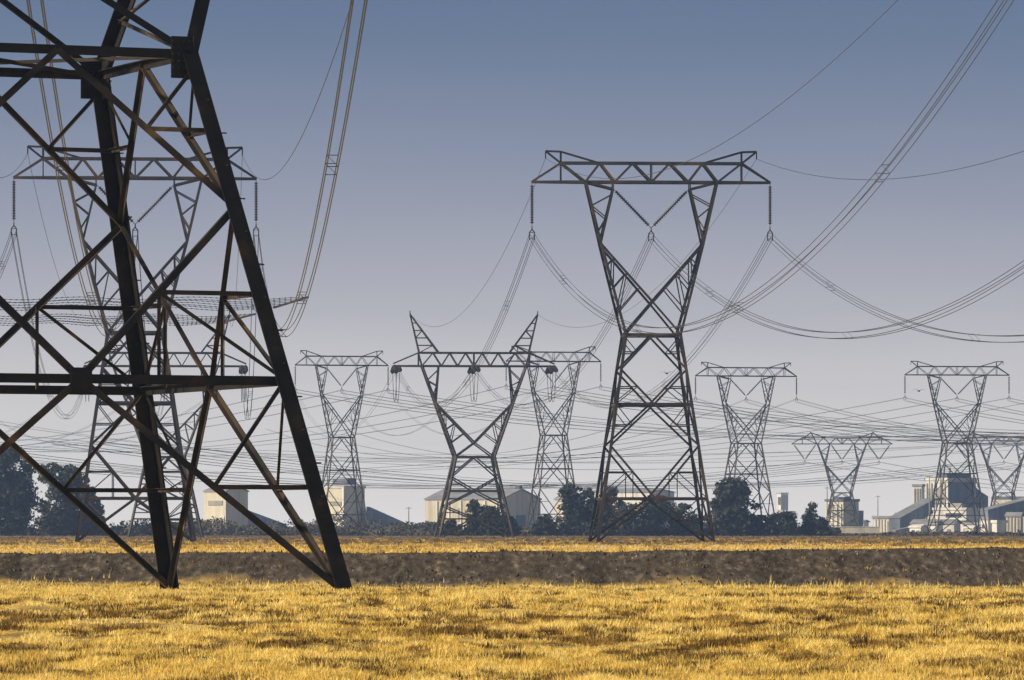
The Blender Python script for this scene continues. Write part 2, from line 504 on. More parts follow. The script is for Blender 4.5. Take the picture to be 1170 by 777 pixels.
# loose stones and clods on the bank
def stones(name, n, seed, s0, s1, material, label):
    r = np.random.default_rng(seed)
    y = r.uniform(138.3, 144.5, n); x = (r.random(n) * 2 - 1) * y * .11
    z = ground_z(x, y)
    s = s0 + s1 * r.random(n) ** 3
    tet = np.array([[1, 0, -.5], [-.6, .8, -.5], [-.6, -.8, -.5], [.1, .05, .9]])
    fc = np.array([[0, 1, 3], [1, 2, 3], [2, 0, 3]])
    an = r.random(n) * 6.28
    c, sn = np.cos(an), np.sin(an)
    P = tet[None] * (s[:, None, None] * (.6 + .8 * r.random((n, 1, 3))))
    Px = P[..., 0] * c[:, None] - P[..., 1] * sn[:, None]; Py = P[..., 0] * sn[:, None] + P[..., 1] * c[:, None]
    P = np.stack([Px + x[:, None], Py + y[:, None], P[..., 2] + z[:, None]], -1)
    V = P[:, fc].reshape(-1, 3, 3)
    return tag(tri_cloud(name, V, None, material), label, 'rubble', None, 'stuff')
stones('rubble', 1500, 21, .012, .05, mat('pale_stones', (.10, .085, .07), (.30, .27, .24), 1.7, .9, lo=.45, hi=.7), 'small pale stones scattered over the dark earth bank')
stones('dirt_clods', 5000, 22, .008, .075, mat('earth_clods', (.060, .049, .038), (.095, .077, .060), 1.3, .95), 'clods of turned earth covering the dark bank')

# ------------------------------------------------------------------ pylons
def lerp(a, b, t):
    return Vector(a) * (1 - t) + Vector(b) * t

class Tower:
    """members are collected per (part name, key): one key, one mesh part"""
    def __init__(self, fine):
        self.fine = fine; self.d = {}; self.n = 0
    def m(self, name, p, q, wd, ref=None, prof='F', mt='steel', key=None, coarse=None):
        if not self.fine:
            name, key = coarse if coarse else (name, key)
        elif key is None:
            self.n += 1; key = self.n
        k = (name, key)
        if k not in self.d:
            self.d[k] = (MB(), mt)
        self.d[k][0].beam(p, q, wd, ref, prof if self.fine else 'box')
        return k
    def mb(self, name, key, mt):
        k = (name, key)
        if k not in self.d:
            self.d[k] = (MB(), mt)
        return self.d[k][0]
    def build(self, root):
        made = {}
        for (name, key), (b, mt) in self.d.items():
            made[(name, key)] = b.build(name, M[mt], root, smooth=False)
        return made

def disc_string(b, p, q, n, r, seg=8):
    p, q = Vector(p), Vector(q)
    L = (q - p).length
    a = L * .06
    prof = [(0, .03), (a, .03)]
    st = (L - 2 * a) / n
    for k in range(n):
        t = a + k * st
        prof += [(t + st * .22, r * .42), (t + st * .36, r), (t + st * .52, r * .95), (t + st * .66, r * .42)]
    prof += [(L - a, .03), (L, .03)]
    b.lathe(p, q, prof, seg)

FACES = [((-1, -1), (1, -1), (0, -1, 0)), ((1, -1), (1, 1), (1, 0, 0)), ((1, 1), (-1, 1), (0, 1, 0)), ((-1, 1), (-1, -1), (-1, 0, 0))]

def body(T, levels, hw, W, mts):
    """levels: list of (z_top, z_cross, z_bottom) X panels, top K panel is levels[0] = (waist z, node z)"""
    fine = T.fine
    legm, brm = mts
    zw = levels[0][0]
    def P(c, z, f=1.0):
        h = hw(z)
        return Vector((c[0] * h * f, c[1] * h * f, z))
    for cx_, cy_ in ((-1, -1), (1, -1), (1, 1), (-1, 1)):
        T.m('leg', P((cx_, cy_), -.25), P((cx_, cy_), zw), W['leg'], (cx_, cy_, 0), 'L', legm, key=('leg', cx_, cy_), coarse=('leg', (cx_, cy_)))
    for fi, (a, b, n) in enumerate(FACES):
        n = Vector(n)
        def mid(z, t=.5):
            return lerp(P(a, z), P(b, z), t)
        cb = lambda k: ('panel_bracing', (fi, k))
        T.m('waist_beam', P(a, zw), P(b, zw), W['main'], n, 'F', legm, coarse=('waist_beam', fi))
        z0, z1 = levels[0]
        M0 = mid(zw)
        for c in (a, b):
            T.m('diagonal_brace', M0, P(c, z1), W['diag'], n, 'F', brm, coarse=cb(0))
            h = lerp(M0, P(c, z1), .5)
            T.m('small_brace', h, P(c, h.z), W['small'], n, 'F', brm, coarse=cb(0))
            if W['tiny']:
                T.m('small_brace', h, P(c, zw - .08 * (zw - z1)), W['tiny'], n, 'F', brm, coarse=cb(0))
        for k, (zt, zc, zb) in enumerate(levels[1:], 1):
            C = mid(zc)
            T.m('horizontal_beam', P(a, zc), P(b, zc), W['main'] if k == 1 or W['tiny'] else W['diag'], n, 'F', legm if k == 1 else brm, coarse=('horizontal_beam', (fi, k)))
            for c in (a, b):
                for up, ze in ((1, zt), (-1, zb)):
                    E = P(c, ze)
                    T.m('diagonal_brace', C, E, W['diag'], n, 'F', brm, coarse=cb(k))
                    H = lerp(C, E, .5)
                    T.m('small_brace', H, P(c, H.z), W['small'], n, 'F', brm, coarse=cb(k))
                    if W['tiny']:
                        T.m('small_brace', H, P(c, zc + .02), W['tiny'], n, 'F', brm, coarse=cb(k))
                        if k == len(levels) - 1 and up == 1:
                            T.m('small_brace', H, Vector((H.x, H.y, zc)), W['tiny'], n, 'F', brm, coarse=cb(k))
            if W.get('plate') and T.fine:
                T.mb('gusset_plate', ('p', fi, k), legm).box(C + n * .03, (W['plate'], .03, W['plate']) if abs(n.y) > .5 else (.03, W['plate'], W['plate']))
    # plan bracing at the waist
    q = [P(c, zw) for c in ((-1, -1), (1, -1), (1, 1), (-1, 1))]
    T.m('plan_brace', q[0], q[2], W['small'], (0, 0, 1), 'F', brm, coarse=('waist_beam', 'x'))
    T.m('plan_brace', q[1], q[3], W['small'], (0, 0, 1), 'F', brm, coarse=('waist_beam', 'x'))

def head(T, H, W, mts):
    """cat head: four columns flaring from the waist, V arms, and the cross arm truss"""
    legm, brm = mts
    zw, hw, zc, yc, zj, xj, yj, zb, xo, xi, yb = [H[k] for k in 'zw hw zc yc zj xj yj zb xo xi yb'.split()]
    zi = zb - H.get('drop', 0.0)
    for s in (-1, 1):
        cc = ('head_column', s)
        for d in (-1, 1):
            Wp, J, O, I, C = Vector((s * hw, d * hw, zw)), Vector((s * xj, d * yj, zj)), Vector((s * xo, d * yb, zb)), Vector((s * xi, d * yb, zi)), Vector((0, d * yc, zc))
            n = Vector((0, d, 0))
            T.m('head_column', Wp, J, W['leg'] * .9, (s, d, 0), 'L', legm, key=('hc', s, d), coarse=cc)
            T.m('head_column', J, O, W['leg'] * .8, (s, d, 0), 'L', legm, key=('hc', s, d), coarse=cc)
            T.m('inner_column', J, I, W['diag'], n, 'F', legm, coarse=cc)
            T.m('head_beam', O, I, W['diag'], n, 'F', legm, coarse=cc)
            if zi < zb - .1:
                T.m('head_beam', I, Vector((s * xi, d * yb, zb)), W['small'], n, 'F', legm, coarse=cc)
            T.m('fork_arm', J, C, W['main'] * .9, n, 'F', legm, coarse=cc)
            T.m('fork_arm', C, Vector((-s * hw, d * hw, zw)), W['diag'], n, 'F', legm, coarse=cc)
            # lacing between column and inner column, and between column and fork arm
            pts = []
            for k in range(1, 5):
                t = k / 4.6
                pts.append(lerp(I, J, t - .12) if k % 2 else lerp(O, J, t - .05))
            pts = [O] * 0 + pts
            for p, q in zip(pts, pts[1:]):
                T.m('head_brace', p, q, W['small'], n, 'F', brm, coarse=('head_lacing', s))
            for k in range(1, 4):
                t = k / 4
                A, B = lerp(J, Wp, t), lerp(J, C, t)
                T.m('head_brace', A, B, W['small'], n, 'F', brm, coarse=('head_lacing', s))
                B0 = lerp(J, C, t - .25)
                if k > 1:
                    T.m('head_brace', A, B0, W['small'], n, 'F', brm, coarse=('head_lacing', s))
        # lacing across the depth of each column
        for P0, P1, y0, y1, nn in (((s * hw, zw), (s * xj, zj), hw, yj, 6), ((s * xj, zj), (s * xo, zb), yj, yb, 5)):
            for k in range(nn):
                a, b = k / nn, (k + 1) / nn
                sg = 1 if k % 2 else -1
                A = Vector((P0[0] + (P1[0] - P0[0]) * a, sg * (y0 + (y1 - y0) * a), P0[1] + (P1[1] - P0[1]) * a))
                B = Vector((P0[0] + (P1[0] - P0[0]) * b, -sg * (y0 + (y1 - y0) * b), P0[1] + (P1[1] - P0[1]) * b))
                T.m('head_brace', A, B, W['small'], (s, 0, 0), 'F', brm, coarse=('head_lacing', s))
    for d in (-1, 1):
        pass
    T.m('head_beam', (0, -yc, zc), (0, yc, zc), W['diag'], (0, 0, 1), 'F', legm, coarse=('head_column', 0))
    # cross arm truss
    zt, xt, xtt, yt = H['zt'], H['xt'], H['xtt'], H['yt']
    bot, top = H['bot'], H['top']
    ca = ('cross_arm', 0)
    for d in (-1, 1):
        n = Vector((0, d, 0))
        def B(x):
            ax = abs(x)
            return Vector((x, d * (yb if ax <= xo else yb + (.06 - yb) * (ax - xo) / (xt - xo)), zb))
        def Tt(x):
            ax = abs(x)
            return Vector((x, d * yt * (1 if ax < xo else .8), zt))
        T.m('bottom_chord', B(-xt), B(-xo), W['main'], n, 'F', legm, coarse=ca)
        T.m('bottom_chord', B(-xo), B(xo), W['main'], n, 'F', legm, coarse=ca)
        T.m('bottom_chord', B(xo), B(xt), W['main'], n, 'F', legm, coarse=ca)
        T.m('top_chord', Tt(-xtt), Tt(xtt), W['main'], n, 'F', legm, coarse=ca)
        for s in (-1, 1):
            T.m('arm_tie', Tt(s * xtt), B(s * xt) + Vector((0, 0, H.get('tiplift', 0))), W['diag'], n, 'F', legm, coarse=ca)
        # warren web: bot and top joints from the middle outwards
        xs = []
        for k in range(max(len(bot), len(top))):
            if k < len(bot): xs.append(('b', bot[k]))
            if k < len(top): xs.append(('t', top[k]))
        for s in (-1, 1):
            for (ka, xa), (kb, xb) in zip(xs, xs[1:]):
                if s == -1 and xa == 0 and xb == 0: continue
                pa = B(s * xa) if ka == 'b' else Tt(s * xa)
                pb = B(s * xb) if kb == 'b' else Tt(s * xb)
                T.m('web_brace', pa, pb, W['diag'] if T.fine else W['small'], n, 'F', legm, coarse=ca)
            T.m('web_brace', Tt(s * xtt), B(s * xtt), W['small'], n, 'F', legm, coarse=ca)
        T.m('web_brace', (0, d * yt, zt), (0, d * yb, zb), W['small'], n, 'F', legm, coarse=ca)
    k = 0
    x = -xo
    while x < xo - .1:
        T.m('arm_brace', (x, -yb, zb), (min(x + xo / 3, xo), yb, zb), W['small'], (0, 0, 1), 'F', brm, coarse=ca)
        T.m('arm_brace', (x, yt, zt), (min(x + xo / 3, xo), -yt, zt), W['small'], (0, 0, 1), 'F', brm, coarse=ca)
        x += xo / 3

# --- suspension type -------------------------------------------------
def suspension(root, fine, legm='steel2', brm='steel2'):
    T = Tower(fine)
    hw = lambda z: 5.35 + (2.55 - 5.35) * z / 19.0
    k = 1.0 if fine else .88
    W = dict(leg=.27 * k, main=.25 * k, diag=.19 * k, small=.11 * k, tiny=.09 if fine else 0)
    mts = (legm, brm)
    body(T, [(19.0, 15.8), (15.8, 12.6, 8.8), (8.8, 3.95, 0.0)], hw, W, mts)
    H = dict(zw=19.0, hw=2.55, zc=22.0, yc=1.9, zj=27.4, xj=4.75, yj=1.35, zb=33.1, xo=6.1, xi=3.55, yb=.85, drop=.65,
             zt=34.85, xt=11.05, xtt=8.35, yt=.7, bot=[0, 3.4, 6.1], top=[1.7, 4.75, 8.35])
    head(T, H, W, mts)
    ca = lambda s: ('earth_peak', s)
    for s in (-1, 1):
        P0 = Vector((s * 9.75, 0, 35.95)); P1 = Vector((s * 8.35, 0, 35.9))
        for a, b in ((P0, P1), (P1, Vector((s * 4.75, 0, 34.85))), (P0, Vector((s * 8.35, 0, 34.85))), (P1, Vector((s * 8.35, 0, 34.85)))):
            T.m('earth_peak', a, b, W['diag'], (0, 1, 0), 'F', legm, key=('pk', s), coarse=ca(s))
        T.m('earth_peak', P0, P0 - Vector((0, 0, .7)), W['small'], (0, 1, 0), 'F', legm, key=('pk', s), coarse=ca(s))
    made = T.build(root)
    nd, sg = (15, 8) if fine else (10, 6)
    rr = .20 if fine else .20
    lows = []
    for s in (-1, 1):
        b = MB(); top = Vector((s * 11.0, 0, 33.05)); low = Vector((s * 11.0, 0, 29.0))
        disc_string(b, top, low, nd, rr, sg)
        ins = b.build('insulator_string', M['disc'], root)
        yoke(low, ins, fine)
    low = Vector((0, 0, 28.9))
    for s in (-1, 1):
        b = MB(); disc_string(b, (s * 3.5, 0, 32.5), low, nd + 3, rr, sg)
        ins = b.build('insulator_string', M['disc'], root)
    yoke(low, ins, fine)

def yoke(low, parent, fine):
    y = MB()
    g = .23
    y.beam(low, low - Vector((0, 0, .3)), .09, prof='box')
    for s in (-1, 1):
        y.beam(low + Vector((0, 0, -.25)), low + Vector((s * g, 0, -.55)), .09, prof='box')
        y.beam(low + Vector((s * g, 0, -.5)), low + Vector((s * g, 0, -1.1)), .08, prof='box')
        if fine:
            for zz in (-.62, -1.08):
                y.beam(low + Vector((s * g, -.35, zz - .1)), low + Vector((s * g, .35, zz - .1)), .10, prof='box')
    y.beam(low + Vector((-g, 0, -.55)), low + Vector((g, 0, -.55)), .05, prof='box')
    y.beam(low + Vector((-g, 0, -1.08)), low + Vector((g, 0, -1.08)), .05, prof='box')
    y.build('yoke_plate', M['steel2'], parent)

# --- strain type: triangular earth peaks, level insulators, hanging jumper loops
def strain(root, fine, dims, levels, W, mts):
    T = Tower(fine)
    zw, hf, hwst = dims
    hw = lambda z: hf + (hwst - hf) * z / zw
    body(T, levels, hw, W, mts)
    o = zw - 11.8
    H = dict(zw=zw, hw=hwst, zc=13.8 + o, yc=hwst * .8, zj=19.5 + o, xj=5.55, yj=1.6, zb=24.85 + o, xo=7.5, xi=5.1, yb=1.0,
             zt=26.75 + o, xt=11.6, xtt=8.0, yt=.9, bot=[0, 2.35, 4.7, 7.5], top=[1.2, 3.5, 5.9, 8.0], tiplift=.35)
    head(T, H, W, mts)
    zt = H['zt']; zp = 32.3 + o
    for s in (-1, 1):
        Pk = Vector((s * 9.2, 0, zp))
        for d in (-1, 1):
            a, b = Vector((s * 5.1, d * .9, zt)), Vector((s * 7.9, d * .7, zt))
            T.m('earth_peak', a, Pk, W['diag'] * 1.1, (0, d, 0), 'F', mts[0], key=('pk', s), coarse=('earth_peak', s))
            T.m('earth_peak', b, Pk, W['diag'], (0, d, 0), 'F', mts[0], key=('pk', s), coarse=('earth_peak', s))
            prev = a
            for k in range(1, 5):
                t = k / 5.2
                A, B = lerp(a, Pk, t), lerp(b, Pk, t)
                T.m('earth_peak', A, B, W['small'], (0, d, 0), 'F', mts[1], key=('pk', s), coarse=('earth_peak', s))
                if k % 2: T.m('earth_peak', A, lerp(b, Pk, (k - 1) / 5.2), W['small'], (0, d, 0), 'F', mts[1], key=('pk', s), coarse=('earth_peak', s))
        T.m('earth_peak', Pk, Pk + Vector((0, 0, .5)), W['small'], (0, 1, 0), 'F', mts[0], key=('pk', s), coarse=('earth_peak', s))
    T.build(root)
    # insulators lie along the line; jumper loops hang under the arm
    zb = H['zb']
    for x in (-11.2, 0.0, 11.2):
        yb = .2 if x else 1.0
        for d in (-1, 1):
            for k in (-.28, .28):
                b = MB(); disc_string(b, (x + k, d * (yb + .2), zb - .1), (x + k, d * (yb + 4.4), zb - .75), 16, .34, 8)
                b.build('insulator_string', M['disc'], root)
            b = MB()
            b.beam((x - .45, d * (yb + 4.45), zb - .76), (x + .45, d * (yb + 4.45), zb - .76), .12, prof='box')
            b.build('yoke_plate', M['steel2'], root)
        for k in (-.22, .22):
            b = MB()
            pts = []
            for i in range(25):
                t = i / 24
                yy = -(yb + 4.4) + 2 * (yb + 4.4) * t
                pts.append(Vector((x + k, yy, zb - .8 - 4.3 * (1 - abs(2 * t - 1) ** 2.6))))
            b.tube(pts, .028 if fine else .04, 5)
            b.build('jumper_cable', M['wire'], root)
    return H

# --- short V type far behind, three V strings under a long arm
def vee(root):
    T = Tower(False)
    hw = lambda z: 4.6 + (2.5 - 4.6) * z / 11.1
    W = dict(leg=.27, main=.26, diag=.19, small=.12, tiny=0)
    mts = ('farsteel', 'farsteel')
    body(T, [(11.1, 9.0), (9.0, 6.2, 4.2), (4.2, 2.0, 0.0)], hw, W, mts)
    H = dict(zw=11.1, hw=2.5, zc=13.7, yc=1.7, zj=18.8, xj=4.6, yj=1.3, zb=24.6, xo=6.8, xi=3.4, yb=.9,
             zt=26.3, xt=14.0, xtt=11.0, yt=.8, bot=[0, 3.4, 6.8], top=[1.7, 5.1, 11.0])
    head(T, H, W, mts)
    for s in (-1, 1):
        for a, b in (((s * 8.7, 0, 27.9), (s * 6.9, 0, 24.6)), ((s * 8.7, 0, 27.7), (s * 10.5, 0, 26.3)), ((s * 8.7, 0, 27.7), (s * 4.5, 0, 26.3))):
            T.m('earth_peak', a, b, W['main'], (0, 1, 0), 'F', 'farsteel', key=s, coarse=('earth_peak', s))
    T.build(root)
    for x in (-10.3, 0, 10.3):
        for s in (-1, 1):
            b = MB(); disc_string(b, (x + s * 3.1, 0, 24.5), (x, 0, 20.2), 12, .27, 6)
            ins = b.build('insulator_string', M['disc'], root)
        yoke(Vector((x, 0, 20.2)), ins, False)

PG = 'lattice pylons of the power lines'
D_NEAR, D_S, D_SL, D_T = 125.0, 500.0, 494.0, 780.0
# near strain pylon, only its right half in the frame
near = tag(empty('lattice_pylon', (gx(16, D_NEAR), D_NEAR, -.27), R(23)), 'huge near pylon with black angle-iron legs cropped by the frame', 'pylon', PG)
WN = dict(leg=.37, main=.21, diag=.155, small=.105, tiny=.085, plate=.50)
strain(near, True, (12.25, 5.92, 3.2), [(12.25, 8.75), (8.75, 4.8, 0.0)], WN, ('steel', 'brace'))
for cx_, cy_ in ((-1, -1), (1, -1), (1, 1), (-1, 1)):
    b = MB()
    for ax in ((0.035, .62, .95), (.62, .035, .95)):
        c = Vector((cx_ * 3.24, cy_ * 3.24, 12.17)) - Vector((cx_ * ax[0] * .38, cy_ * ax[1] * .38, 0))
        b.box(c, ax)
    b.build('gusset_plate', M['steel'], near)
    b = MB()      # bolt heads in rows on the outer faces of the plates
    for u in range(4):
        for v_ in range(6):
            a_ = .06 + u * .15 - .28
            z_ = 12.17 - .38 + v_ * .15
            b.box((cx_ * 3.27, cy_ * (3.24 - .30) - cy_ * a_ * .9, z_), (.035, .04, .04))
            b.box((cx_ * (3.24 - .30) - cx_ * a_ * .9, cy_ * 3.27, z_), (.04, .035, .04))
    b.build('rivet_pattern', M['brace'], near)
for leg in [o for o in near.children if o.name.startswith('leg')]:
    v = leg.data.vertices
    top = max((q.co for q in v), key=lambda c: c.z)
    sx_, sy_ = (1 if top.x > 0 else -1), (1 if top.y > 0 else -1)
    for k in range(13):
        z = 2.2 + k * .75
        h = 5.92 + (3.2 - 5.92) * z / 12.25
        b = MB(); b.beam((sx_ * h, sy_ * h, z), (sx_ * (h + .03) + .26 * sx_ * (k % 2), sy_ * h + .26 * sy_ * ((k + 1) % 2), z), .03, prof='box')
        b.build('step_bolt', M['steel'], leg)

mid_s = tag(empty('lattice_pylon', (gx(744, D_S), D_S, 0), R(3.2)), 'tall dark pylon with rusty legs and three hanging insulators above the tree clump', 'pylon', PG)
suspension(mid_s, True)
left_s = copy_tree(mid_s)
left_s.location = (gx(154.5, D_SL), D_SL, 0); left_s.rotation_euler = (0, 0, R(5))
left_s['label'] = 'tall hanging-insulator pylon seen through the frame of the huge near pylon'

WT = dict(leg=.30, main=.27, diag=.20, small=.13, tiny=0)
t2 = tag(empty('lattice_pylon', (gx(541.5, D_T), D_T, -.3), R(4.7)), 'dark strain pylon with two sharp horn peaks before the cream hall', 'pylon', PG)
strain(t2, False, (11.8, 5.35, 2.75), [(11.8, 8.9), (8.9, 6.9, 4.7), (4.7, 2.9, 0.0)], WT, ('steel2', 'steel2'))
t3 = copy_tree(t2)
t3.location = (gx(189, D_T), D_T, -.3); t3.rotation_euler = (0, 0, R(4))
t3['label'] = 'horned strain pylon half hidden low behind the braces of the near pylon'

far = []
for px, D, rz, lab in ((390.5, 1060, 13, 'slim grey distant pylon turned aslant beside the tall ash-grey block with a ramp'),
                       (632.5, 1035, 12, 'slim grey distant pylon standing just behind the horned strain pylon'),
                       (852.5, 1135, 14, 'slim grey distant pylon rising over the lone rounded tree'),
                       (1093.5, 1127, 7, 'slim grey distant pylon before the big blue-shaded power station')):
    if not far:
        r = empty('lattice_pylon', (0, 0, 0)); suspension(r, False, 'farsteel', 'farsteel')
    else:
        r = copy_tree(far[0])
    r.location = (gx(px, D), D, 0); r.rotation_euler = (0, 0, R(rz))
    r.scale = (.84, .84, 1) if px < 700 else (1, 1, 1)
    tag(r, lab, 'pylon', PG)
    far.append(r)

v1 = tag(empty('lattice_pylon', (gx(962, 1500), 1500, 0), R(3)), 'low wide pylon with three V-shaped insulators above the boxy boiler house', 'pylon', PG)
vee(v1)
v2 = copy_tree(v1)
v2.location = (gx(1147, 1500), 1500, 0)
v2['label'] = 'low wide V-insulator pylon cut by the frame edge near the sloping conveyor'

# ------------------------------------------------------------------ power cables
def local(o, p):
    p = (p[0] * o.scale[0], p[1] * o.scale[1], p[2])
    c, s = math.cos(o.rotation_euler[2]), math.sin(o.rotation_euler[2])
    return Vector((o.location.x + c * p[0] - s * p[1], o.location.y + s * p[0] + c * p[1], o.location.z + p[2]))

def cable(label, p0, p1, sag, nw=4, sep=.45, r=.02, group=None, spacer=0, n=64, name='power_cable'):
    p0, p1 = Vector(p0), Vector(p1)
    root = empty(name, p0)
    d = p1 - p0
    side = Vector((d.y, -d.x, 0)).normalized()
    offs = {1: [(0, 0)], 2: [(-.5, 0), (.5, 0)], 4: [(-.5, 0), (.5, 0), (-.5, -1), (.5, -1)]}[nw]
    def pt(t):
        return d * t - Vector((0, 0, 4 * sag * t * (1 - t)))
    for k, (a, b_) in enumerate(offs):
        mb = MB()
        ph = random.uniform(-.04, .04)
        mb.tube([pt(i / n) + side * (a * sep) + Vector((0, 0, b_ * sep + ph * math.sin(math.pi * i / n))) for i in range(n + 1)], r, 4)
        mb.build('conductor', M['wire'], root)
    if spacer:
        L = d.length
        t = spacer * .5 / L
        while t < .98:
            for dt in (0, 2.4 / L):
                mb = MB()
                c = pt(t + dt)
                cs = [c + side * (a * sep) + Vector((0, 0, b_ * sep)) for a, b_ in offs]
                if nw == 4:
                    for i, j, q in ((0, 1, .03), (1, 2, .016), (2, 3, .03)):
                        mb.beam(cs[i], cs[j], q, prof='box')
                else:
                    mb.beam(cs[0], cs[1], .05, prof='box')
                mb.build('spacer', M['wire'], root)
            t += spacer / L
    return tag(root, label, 'power cable', group)

GN = 'bundled cables strung between the pylons'
S_AT = [(-11, 0, 28.35), (0, 0, 28.25), (11, 0, 28.35)]
S_PK = [(-9.75, 0, 35.3), (9.75, 0, 35.3)]
oT = 0.0
T_ATZ = 24.85 - .75
def t_at(o, x, d, oz=0.0):
    return local(o, (x, d * (4.6 if x else 5.4), T_ATZ + oz))
def t_pk(o, s, oz=0.0):
    return local(o, (s * 9.2, 0, 32.3 + oz))

# centre pylon towards the viewer, to a strain pylon out of the frame on the right
names = ['outer west', 'middle', 'outer east']
for i, s in enumerate((-11, 0, 11)):
    p0 = local(mid_s, S_AT[i])
    de, mm, ze, sg_ = ((240, .080, 26.0, 12.0), (255, .132, 38.0, 17.0), (285, .116, 22.0, 10.0))[i]
    p1 = Vector((p0.x + mm * (p0.y - de), de, ze))
    lab = ['four-wire cable sweeping up steeply to the top edge from the rusty-legged pylon',
           'four-wire cable from the rusty-legged pylon middle insulator swooping to frame edge',
           'lowest-running four-wire cable from the free arm end of the rusty-legged pylon'][i]
    cable(lab, p0, p1, sg_, 4, .45, .025, GN, 62, 90)
for i, s in enumerate((-1, 1)):
    cable(['single earth wire rising from the rusty-legged pylon top to the upper edge', 'single earth wire sagging shallowly from the rusty-legged pylon peak to the frame edge'][i],
          local(mid_s, S_PK[i]), Vector((mid_s.location.x + s * 9.7 + .056 * 375, 125, 32.5)), 9.6, 1, 0, .021, 'single earth wires between pylon peaks')
    cable(['thin earth wire running back from the rusty-legged pylon to a horn tip over open sky', 'thin earth wire running back behind the rusty-legged pylon head to the far horn tip'][i],
          local(mid_s, S_PK[i]), t_pk(t2, s, -.3 * 0), 7.0, 1, 0, .021, 'single earth wires between pylon peaks')
for i, x in enumerate((-11.2, 0, 11.2)):
    cable(['four-wire cable hanging from the outermost insulator near open sky down to the horned pylon', 'four-wire cable dropping behind the rusty-legged pylon from its V insulator to the horned pylon',
           'four-wire cable slanting down behind the rusty legs toward the horned pylon'][i], local(mid_s, S_AT[i]), t_at(t2, x, -1), 9.5, 4, .45, .025, GN, 70, 60)
# left pylon: forward to the near strain pylon, back to the half hidden horned one
for i, x in enumerate((-11.2, 0, 11.2)):
    if i:
        cable(['', 'four-wire cable crossing behind the top brace of the huge near pylon', 'four-wire cable looping low beside the huge near pylon and up the open sky'][i],
              local(left_s, S_AT[i]), local(near, (x, 3.0, 24.5)), 13.2, 4, .45, .025, GN, 62, 90)
    else:
        cable('four-wire cable leaving the frame from the outermost insulator of the framed pylon', local(left_s, S_AT[i]), local(near, (x, 3.0, 24.5)), 13.2, 4, .45, .025, GN, 62, 90)
    cable(['four-wire cable falling steeply near the frame edge behind the near pylon', 'four-wire cable dropping down the inside of the framed pylon toward its horned neighbour',
           'four-wire cable dropping close behind the near pylon leg toward the half hidden horned pylon'][i], local(left_s, S_AT[i]), t_at(t3, x, -1), 11.0, 4, .45, .025, GN, 70, 60)
for i, s in enumerate((-1, 1)):
    cable(['earth wire passing out of frame from the framed pylon peak', 'lone earth wire curving up the open sky beside the looping four-wire cable'][i],
          local(left_s, S_PK[i]), local(near, (s * 9.2, 0, 32.7)) if s < 0 else local(near, (11.6, -1.2, 27.0)), 10.0 if s < 0 else 8.0, 1, 0, .021, 'single earth wires between pylon peaks')
    cable(['earth wire dropping from the framed pylon near the frame edge', 'earth wire dropping vertically inside the framed pylon head'][i],
          local(left_s, S_PK[i]), t_pk(t3, s), 7.0, 1, 0, .021, 'single earth wires between pylon peaks')

# far spans: from each distant pylon forwards and backwards along its own line
GF = 'thin distant cables behind the pylons'
def spans(o, ats, nm, fwd, back, sagf=11, sagb=10, rz=None, r=.026, zf=0.0):
    a = o.rotation_euler[2] if rz is None else R(rz)
    e = Vector((-math.sin(a), math.cos(a), 0))
    for i, p in enumerate(ats):
        P = local(o, p)
        w_ = ['first', 'middle', 'last'][i]
        w_ = ['the west arm', 'the middle', 'the east arm'][i]
        if fwd:
            cable('thin cables toward viewer from %s of %s' % (w_, nm), P, P - e * fwd + Vector((0, 0, zf)), sagf, 4, .6, r, GF, 0, 40)
        if back:
            cable('thin cables receding from %s of %s' % (w_, nm), P, P + e * back, sagb, 2, .5, r, GF, 0, 40)
spans(far[0], S_AT, 'the grey pylon by the ramp block', 420, 380, 12, rz=33)
spans(far[1], S_AT, 'the grey pylon behind the horns', 420, 380, 12, rz=30)
spans(far[2], S_AT, 'the grey pylon over the rounded tree', 400, 360, 12, rz=17)
spans(far[3], S_AT, 'the grey pylon by the power station', 330, 700, 11, 12, rz=24)
V_AT = [(-10.3, 0, 19.6), (0, 0, 19.6), (10.3, 0, 19.6)]
spans(v1, V_AT, 'the low wide pylon', 420, 400, 8, 8, rz=-32, r=.03)
spans(v2, V_AT, 'the edge-cropped low wide pylon', 420, 400, 8, 8, rz=-32, r=.03)
# onward from the horned pylons
for o, nm, tgt in ((t2, 'the horned pylon', far[0]), (t3, 'the half hidden horned pylon', None)):
    for i, x in enumerate((-11.2, 0, 11.2)):
        P = t_at(o, x, 1)
        Q = local(far[0], S_AT[i]) if tgt else P + Vector((-70, 330, 2))
        w_ = ['the outer arm', 'the middle', 'the inner arm'][i]
        cable('thin cable pair receding from %s of %s' % (w_, nm), P, Q, 9, 2, .45, .024, GF, 0, 40)
# lines crossing the whole view beyond the horned pylons
for i, (ya, yb_, yc_, D0, D1, sg) in enumerate(((503, 498, 0, 1180, 1260, 5), (497, 503, 0, 1200, 1190, 4), (508, 500, 0, 1230, 1200, 4), (490, 509, 0, 1150, 1240, 5), (476, 500, 0, 1100, 1220, 7), (470, 448, 0, 1150, 1100, 9))):
    L3 = ['highest', 'second highest', 'third', 'fourth', 'fifth', 'lowest']
    xa, xb = (-60, 640, 1230)[0], 1230
    A, B = at(-60, ya, D0), at(1230, yb_, D1)
    mid = (A + B) / 2
    nm = ['almost level thin cable crossing the whole view along the lowest bundle', 'thin level cable crossing the view just above the lowest bundle', 'thin cable crossing the view, dipping nearest the horned pylon waist',
          'thin cable crossing the view and sinking toward the power station', 'slack thin cable crossing behind both horned pylons', 'thin cable crossing the view that climbs toward the frame edge'][i]
    # two spans with a support shared with the pylon over the rounded tree
    cable(nm, A, B, sg * 1.7 - 3, 2, .55, .024, GF, 0, 60)

